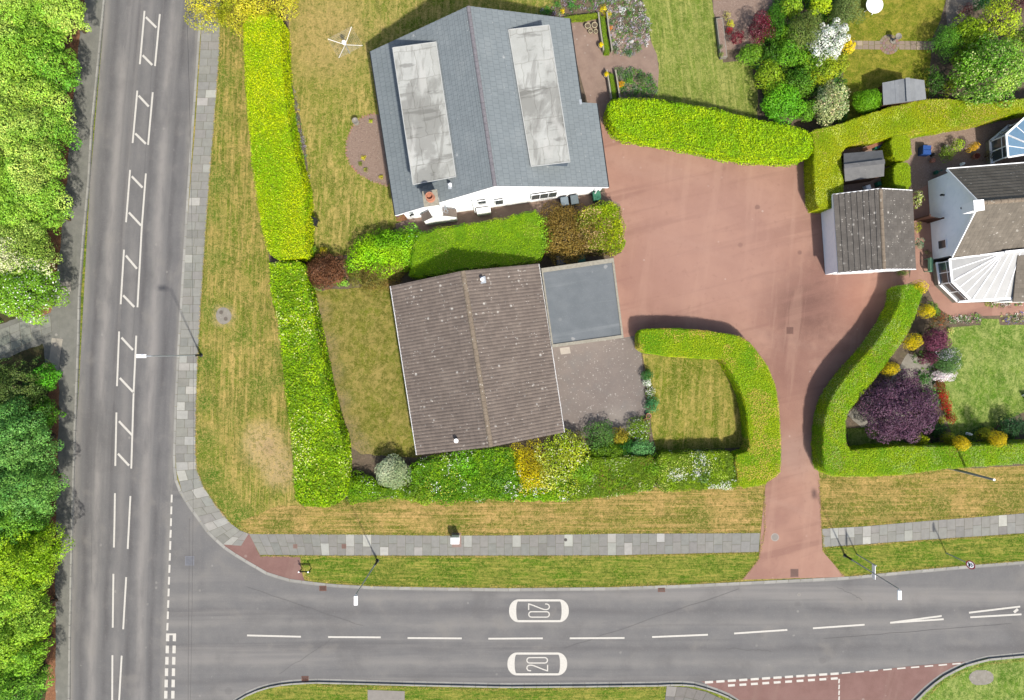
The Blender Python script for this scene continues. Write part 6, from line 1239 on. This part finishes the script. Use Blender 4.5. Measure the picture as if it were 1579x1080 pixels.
bin_(918, 306.5, M_green, plain("green_lid", A(70, 140, 110), .5), "green-lidded wheelie bin at the slate house corner"); bin_(863, 404, M_binb, plain("blue_grey_lid", A(110, 120, 134), .5), "dark wheelie bin behind the flat roofed garage")
bin_(879, 402, M_binb, M_binb, "second dark wheelie bin behind the flat roofed garage, right of the first"); bin_(894, 400, M_green, M_green, "green wheelie bin behind the flat roofed garage")
# low walls
def wall(label, pts, h_, wd2, mat, cat="wall", name="garden_wall"):
    P_ = [W(x, y).xy for x, y in pts]; c_ = sum(P_, Vector((0, 0))) / len(P_); o = E(name, label, cat, (c_.x, c_.y, .1)); m = MB()
    for a, b_ in zip(P_, P_[1:]): d = b_ - a; m.box(((a + b_).x / 2, (a + b_).y / 2, (h_ + .1) / 2 + .05), (d.length + wd2 * .5, wd2, h_), math.atan2(d.y, d.x))
    m.build("masonry", mat, o); m = MB()
    for a, b_ in zip(P_, P_[1:]): d = b_ - a; m.box(((a + b_).x / 2, (a + b_).y / 2, h_ + .12), (d.length + wd2 * .6, wd2 * 1.2, .05), math.atan2(d.y, d.x))
    m.build("coping", M_beige, o); return o
wall("low white rendered wall at the right end of the red yard under the hedge", [(1246.5, 250), (1250.5, 321)], 1.0, .16, M_render)
for lb_, pts in (("planted double wall on the rear patio, upper of two", [(928, 24), (931, 50), (936, 82)]), ("planted double wall on the rear patio, lower of two", [(941, 112), (944, 130), (948, 156)])):
    hd_ = hedge(lb_, [(pts[0][0] - 3, pts[0][1]), (pts[0][0] + 5, pts[0][1]), (pts[1][0] + 5, pts[1][1]), (pts[2][0] + 5, pts[2][1]), (pts[2][0] - 4, pts[2][1]), (pts[1][0] - 4, pts[1][1])], .62, [F(140, 170, 50), F(110, 150, 40)], .06, 380, .04, 2, .6, cat="planted wall", name="planted_wall", smooth=0)
    for s_ in (-6.5, 6.5):
        m = MB(); P_ = [W(x + s_, y).xy for x, y in pts]
        for a, b_ in zip(P_, P_[1:]): d = b_ - a; m.box(((a + b_).x / 2, (a + b_).y / 2, .33), (d.length, .1, .56), math.atan2(d.y, d.x))
        m.build("stone_edge", M_beige, hd_)
hedge("low grassy bank edging the rear patio behind the slate house", [(862, 26), (900, 20), (926, 18), (928, 25), (900, 31), (866, 34)], .55, [F(150, 170, 60), F(130, 156, 50)], .06, 300, .05, 2, .7, cat="planted bank", name="planted_bank", smooth=0)
tr = at3(1110, 60); to = E("stone_trough", "long pale stone trough planter beside the striped green lawn", "planter", tr); m = MB(); a, b_ = W(1107, 32).xy, W(1114, 92).xy; d = b_ - a; an = math.atan2(d.y, d.x); c_ = (a + b_) / 2
m.box((c_.x, c_.y, .3), (d.length, .5, .4), an); m.build("trough", M_conc, to); m = MB(); m.box((c_.x, c_.y, .505), (d.length - .15, .36, .02), an); m.build("trough_surface", M_gravel, to)
for k, (t, c) in enumerate(((.66, F(90, 120, 70)), (.86, F(130, 150, 60)))): q_ = a.lerp(b_, t); shrub("small grey-green plant in the stone trough" if not k else "yellow-tipped plant at the foot of the stone trough", q_.x / S + CX, CY - q_.y / S, 5, .75, [c], size=.05, lobes=5, dens=260, z0=.5)
# gate beam between garage and the grey gabled house
gp = at3(1424, 342); gg = E("side_gate", "dark timber gate between the white garage and the grey gabled house", "gate", gp); m = MB(); a, b_ = W(1410, 340), W(1430, 344); c_ = (a + b_) / 2
for k in range(8): q_ = a.lerp(b_, (k + .5) / 8); m.box((q_.x, q_.y, .95), (.11, .03, 1.6))
m.build("gate_leaf", M_brown, gg)
for q_ in (a, b_): m = MB(); m.box((q_.x, q_.y, 1.05), (.1, .1, 1.95)); m.build("gate_post", M_brown, gg)
# white ornaments and bench near the lower right lawn
def statue(label, px, py, h_=.6, mat=None):
    b = at3(px, py); o = E("garden_ornament", label, "ornament", b); m = MB(); m.lathe((b.x, b.y, .11), [(.12, 0), (.1, .06), (.07, .1), (.1, h_ * .4), (.11, h_ * .55), (.06, h_ * .72), (.08, h_ * .85), (.05, h_ * .97), (0, h_)], 14); m.build("figure", mat or M_conc, o, True)
statue("pale blue-grey ornament above the purple tree by the hedge", 1364, 587, .7, plain("painted_ornament", A(190, 200, 215), .5)); statue("small white ornament between the two golden columns", 1491, 669, .6, M_upvc); statue("dark ornament beside the planted tubs on the neighbour's patio", 1436, 240, .5, M_dark); statue("white and blue ornament by the grey gabled house eave", 1482, 254, .4, M_upvc)
b = at3(1578, 616); wb = E("garden_bench", "white slatted bench at the right edge of the lush lawn", "bench", b); m = MB()
for k in range(4): m.box((b.x + .05 + k * .1, b.y, .5), (.085, .9, .03), .5)
m.build("seat", M_upvc, wb); 
for s_ in (-.35, .35): m = MB(); m.box((b.x + .2 + s_ * -.48, b.y + s_, .3), (.4, .05, .38), .5); m.build("leg_frame", M_upvc, wb)
# bits stored by the enclosed shed
for lb_, px, py, mt, sz, hh_ in (("blue tarpaulin bundle behind the enclosed shed", 1354, 227, M_blue, (.5, .32), .4), ("turquoise crate beside the blue bundle behind the enclosed shed", 1348, 229, M_green, (.36, .3), .35), ("pale grey bag in front of the enclosed shed", 1335, 291, M_greyr, (.4, .4), .4), ("green tub in front of the enclosed shed", 1352, 285, M_green, (.35, .35), .35)):
    b = at3(px, py, .12); m = MB(); m.box((b.x, b.y, .12 + hh_ / 2), (*sz, hh_), .3, .8); m.box((b.x, b.y, .14 + hh_), (sz[0] * .9, sz[1] * .9, .05), .3, .8); o = m.build("stored_crate", mt); tag(o, lb_, "crate")
b = at3(1342, 224); m = MB(); bar(m, W(1330, 232, .5), W(1364, 218, .7), .25, .04); tag(m.build("timber_plank", M_brk), "weathered plank leaning behind the enclosed shed", "plank")

# ---------------------------------------------------------------- bedding plants nobody could count
def bedding(name, label, poly_px, n, cols, h_=.25, size=.07, z=.115, clump=14):
    poly = [tuple(W(x, y)[:2]) for x, y in poly_px]; xs, ys = [p[0] for p in poly], [p[1] for p in poly]
    C_ = np.stack([rng.uniform(min(xs), max(xs), n * 3), rng.uniform(min(ys), max(ys), n * 3)], 1); C_ = C_[inside(C_, poly)][:n]; PP, CC = [], []
    for c in C_:
        k = int(clump * rng.uniform(.5, 1.6)); R_ = rng.uniform(.08, .24); col = np.array(cols[rng.integers(len(cols))]); d = rng.normal(size=(k, 3)); d[:, 2] = abs(d[:, 2]); d /= np.linalg.norm(d, axis=1)[:, None]
        PP.append(np.array([c[0], c[1], z]) + d * R_ * rng.uniform(.5, 1, (k, 1)) * [1, 1, h_ / .2]); CC.append(col * rng.uniform(.75, 1.2, (k, 1)))
    P = np.concatenate(PP); N = rng.normal(0, .5, P.shape) + [0, 0, 1]
    o = leaves(name, P, N, rng.uniform(.6, 1.4, len(P)) * size, np.concatenate(CC), None); tag(o, label, "bedding plants", None, "stuff"); return o
G1, G2, G3, GY, LV = F(90, 140, 60), F(110, 160, 50), F(66, 110, 50), F(130, 136, 120), F(176, 166, 186)
bedding("bedding_plants", "colourful rockery planting between the rear patio and the striped lawn", [(934, -60), (985, -60), (990, 0), (1003, 40), (999, 72), (975, 86), (945, 84), (938, 40), (930, 20)], 820, [G1, G2, G3, GY, LV, F(196, 186, 170), F(230, 226, 226), F(180, 150, 130), F(150, 150, 160)], .3)
bedding("bedding_plants", "mixed border planting behind the slate house roof", [(820, 24), (850, 6), (880, -60), (934, -60), (930, 18), (890, 20), (860, 26)], 420, [G1, G2, G3, F(90, 160, 60), GY, F(150, 120, 110), LV], .3)
bedding("bedding_plants", "mixed planting beside the lower planted wall", [(950, 108), (972, 104), (1004, 118), (1016, 140), (1008, 152), (960, 152), (952, 130)], 380, [G3, G1, F(76, 106, 70), G2, GY], .35)
bedding("bedding_plants", "narrow border plants along the inner side of the yellow-green hedge", [(438, 60), (447, 110), (459, 160), (472, 230), (480, 300), (480, 380), (472, 380), (470, 300), (454, 220), (442, 130)], 260, [GY, G1, F(120, 130, 110), F(196, 180, 90), F(150, 140, 150)], .2)
bedding("bedding_plants", "flower bed along the lush lawn, left of the lawn gap", [(1462, 488), (1512, 484), (1513, 496), (1464, 500)], 90, [G1, G2, F(230, 226, 216), GY, F(190, 150, 150)], .22)
bedding("bedding_plants", "flower bed along the lush lawn, right of the lawn gap", [(1541, 483), (1700, 482), (1700, 497), (1542, 497)], 160, [G3, F(236, 232, 226), F(200, 200, 120), F(120, 110, 170), GY], .22)
bedding("bedding_plants", "little pots and plants along the foot of the white conservatory", [(1520, 465), (1575, 462), (1575, 471), (1520, 474)], 60, [G1, F(220, 214, 206), F(150, 170, 60), F(96, 80, 80)], .22)
bedding("bedding_plants", "undergrowth of mixed plants beneath the shrubs right of the striped lawn", [(1150, 100), (1190, 0), (1320, -20), (1300, 60), (1300, 190), (1180, 180), (1170, 130)], 1100, [G3, G1, F(76, 120, 30), F(120, 160, 36)], .9, .11, clump=22)
bedding("bedding_plants", "undergrowth beneath the plum tree inside the curved hedge", [(1400, 520), (1440, 500), (1465, 520), (1440, 600), (1445, 680), (1500, 660), (1570, 650), (1570, 680), (1400, 684), (1420, 620)], 300, [G3, G1, F(40, 66, 30), G2], .25, .08)
bedding("bedding_plants", "weeds and flowers on the litter strip beside the gravel bed house wall", [(588, 170), (600, 170), (624, 330), (612, 345)], 60, [G3, F(130, 90, 130), G2, F(150, 110, 80)], .2)
bedding("undergrowth", "brambles and low plants on the woodland floor", [(70, -100), (72, 470), (-100, 540), (-100, -100)], 700, [G3, G2, F(120, 160, 50)], .6, .12, clump=20)
bedding("undergrowth", "brambles and low plants on the lower woodland floor", [(60, 545), (76, 600), (70, 1150), (-100, 1150), (-100, 620)], 800, [G3, G1, F(70, 130, 50)], .6, .12, clump=20)
for lb_, x, y, r, h_, pal in (("orange flowering cushion in the rockery", 941, 44, 5, .4, [F(236, 150, 40)]), ("upper yellow flowering cushion at the corner of the rockery", 931, 14, 8, .5, [F(240, 220, 30)]), ("yellow flowering spread running down the rockery edge", 937, 24, 7, .5, [F(236, 222, 40)]),
        ("white flowering cushion in the rockery", 959, 16, 8, .4, [F(240, 240, 240)]), ("small white flowered plant low in the rockery", 974, 65, 4, .4, [F(244, 244, 240)]), ("deep green dome plant in the rockery", 971, 22, 5, .5, [F(70, 130, 20)]), ("grey-green mound at the foot of the rockery", 949, 76, 8, .5, [F(96, 120, 80)]),
        ("grey-green mound at the right foot of the rockery", 983, 74, 9, .6, [F(110, 130, 80)]), ("dark green mound at the bottom tip of the rockery", 969, 82, 8, .5, [F(70, 120, 60)]), ("bright orange-yellow bush beside the lower planted wall", 956, 131, 8, .7, [F(240, 180, 20), F(226, 166, 20)]),
        ("dark green clipped mound beside the striped lawn's left edge", 991, 124, 12, .8, [F(76, 104, 60), F(96, 120, 70)]), ("fresh green mound next to the bright orange-yellow bush", 971, 124, 7, .6, [F(110, 160, 60)]), ("grey-green mound at the top of the lower rockery", 956, 112, 9, .6, [F(110, 130, 90)]), ("yellow flower clump in the border behind the slate house", 867, 17, 5, .4, [F(240, 210, 30)]),
        ("round green bush in the border behind the slate house", 860, 7, 7, .6, [F(90, 150, 60)]), ("leafy green bush at the left end of the border behind the slate house", 842, 23, 13, .5, [F(76, 140, 40)]), ("second green bush in the border behind the slate house", 880, 9, 7, .6, [F(80, 150, 60)]),
        ("yellow heather beside the stone bird bath on the gravel bed", 548, 186, 4, .45, [F(230, 206, 40)]), ("small yellow-green plant at the top right of the gravel bed", 572, 187, 4.5, .35, [F(180, 190, 40)]), ("yellow plant in the lower half of the gravel bed", 561, 243, 5, .35, [F(216, 206, 40)]), ("green tuft left of centre in the gravel bed", 556, 253, 4, .35, [F(130, 150, 40)]),
        ("green and yellow tuft low in the gravel bed", 564, 262, 4.5, .35, [F(160, 170, 60)]), ("yellow tuft at the bottom right of the gravel bed", 588, 273, 4.5, .35, [F(206, 196, 50)]), ("green plant spilling from the yellow-green hedge onto the dry lawn", 440, 122, 6, .6, [F(90, 150, 40)])):
    shrub(lb_, x, y, r, h_, [np.array(c) for c in pal], size=.055, lobes=5, dens=260, cat="garden plant", name="garden_plant", z0=.05)

# ragged grass growing over the edges of the mown areas
def tufts(name, label, lines, n_per_m, cols, spread=.1, size=.07):
    PP = []
    for L_ in lines:
        for a, b_ in zip(L_, L_[1:]):
            a, b_ = W(*a), W(*b_); L = (b_ - a).length; k = int(L * n_per_m); t = rng.random(k); nn = np.array([(b_ - a).y, -(b_ - a).x]) / L; o_ = rng.normal(0, spread, k)
            PP.append(np.stack([a.x + t * (b_ - a).x + nn[0] * o_, a.y + t * (b_ - a).y + nn[1] * o_, np.full(k, .125) + rng.random(k) * .03], 1))
    P = np.concatenate(PP); N = rng.normal(0, .6, P.shape) + [0, 0, .7]
    o = leaves(name, P, N, rng.uniform(.6, 1.5, len(P)) * size, leafcol(P, cols, .25, None, 1.5), None, .25); tag(o, label, "grass", None, "stuff")
STRW, GRN, GR2 = F(206, 178, 110), F(126, 150, 44), F(160, 166, 60)
tufts("grass_tufts", "straw coloured grass fringe along the pavement edges", [[(345, -100), (338, 90), (330, 200), (323, 280), (316, 380), (310, 470), (305, 560), (303, 620), (302, 700), (304, 724), (314, 750), (333, 779), (355, 806), (384, 822), (678, 824.5), (790, 824), (950, 821.5), (1172, 820.5)], [(401, 857.5), (520, 858), (678, 858.5), (950, 858), (1170, 853)], [(1267, 814), (1420, 802.5), (1579, 790)], [(1269, 845.5), (1420, 834.5), (1579, 824)]], 90, [STRW, GR2, STRW], .045, .08)
tufts("grass_tufts", "dry grass fringe along the kerbs and the drive", [[(470, 893), (574, 903), (691, 905), (941, 904), (1058, 900), (1143, 895)], [(1309, 888), (1386, 880), (1490, 871), (1579, 864)], [(484, 1057), (639, 1061), (780, 1064), (1019, 1062)], [(1178, 752), (1179, 820), (1171, 853), (1170, 862), (1145, 893)], [(1263, 740), (1267, 812), (1270, 846), (1300, 888)], [(1424, 1080), (1451, 1053), (1485, 1035), (1521, 1024), (1579, 1018)]], 80, [STRW, GR2], .05, .08)
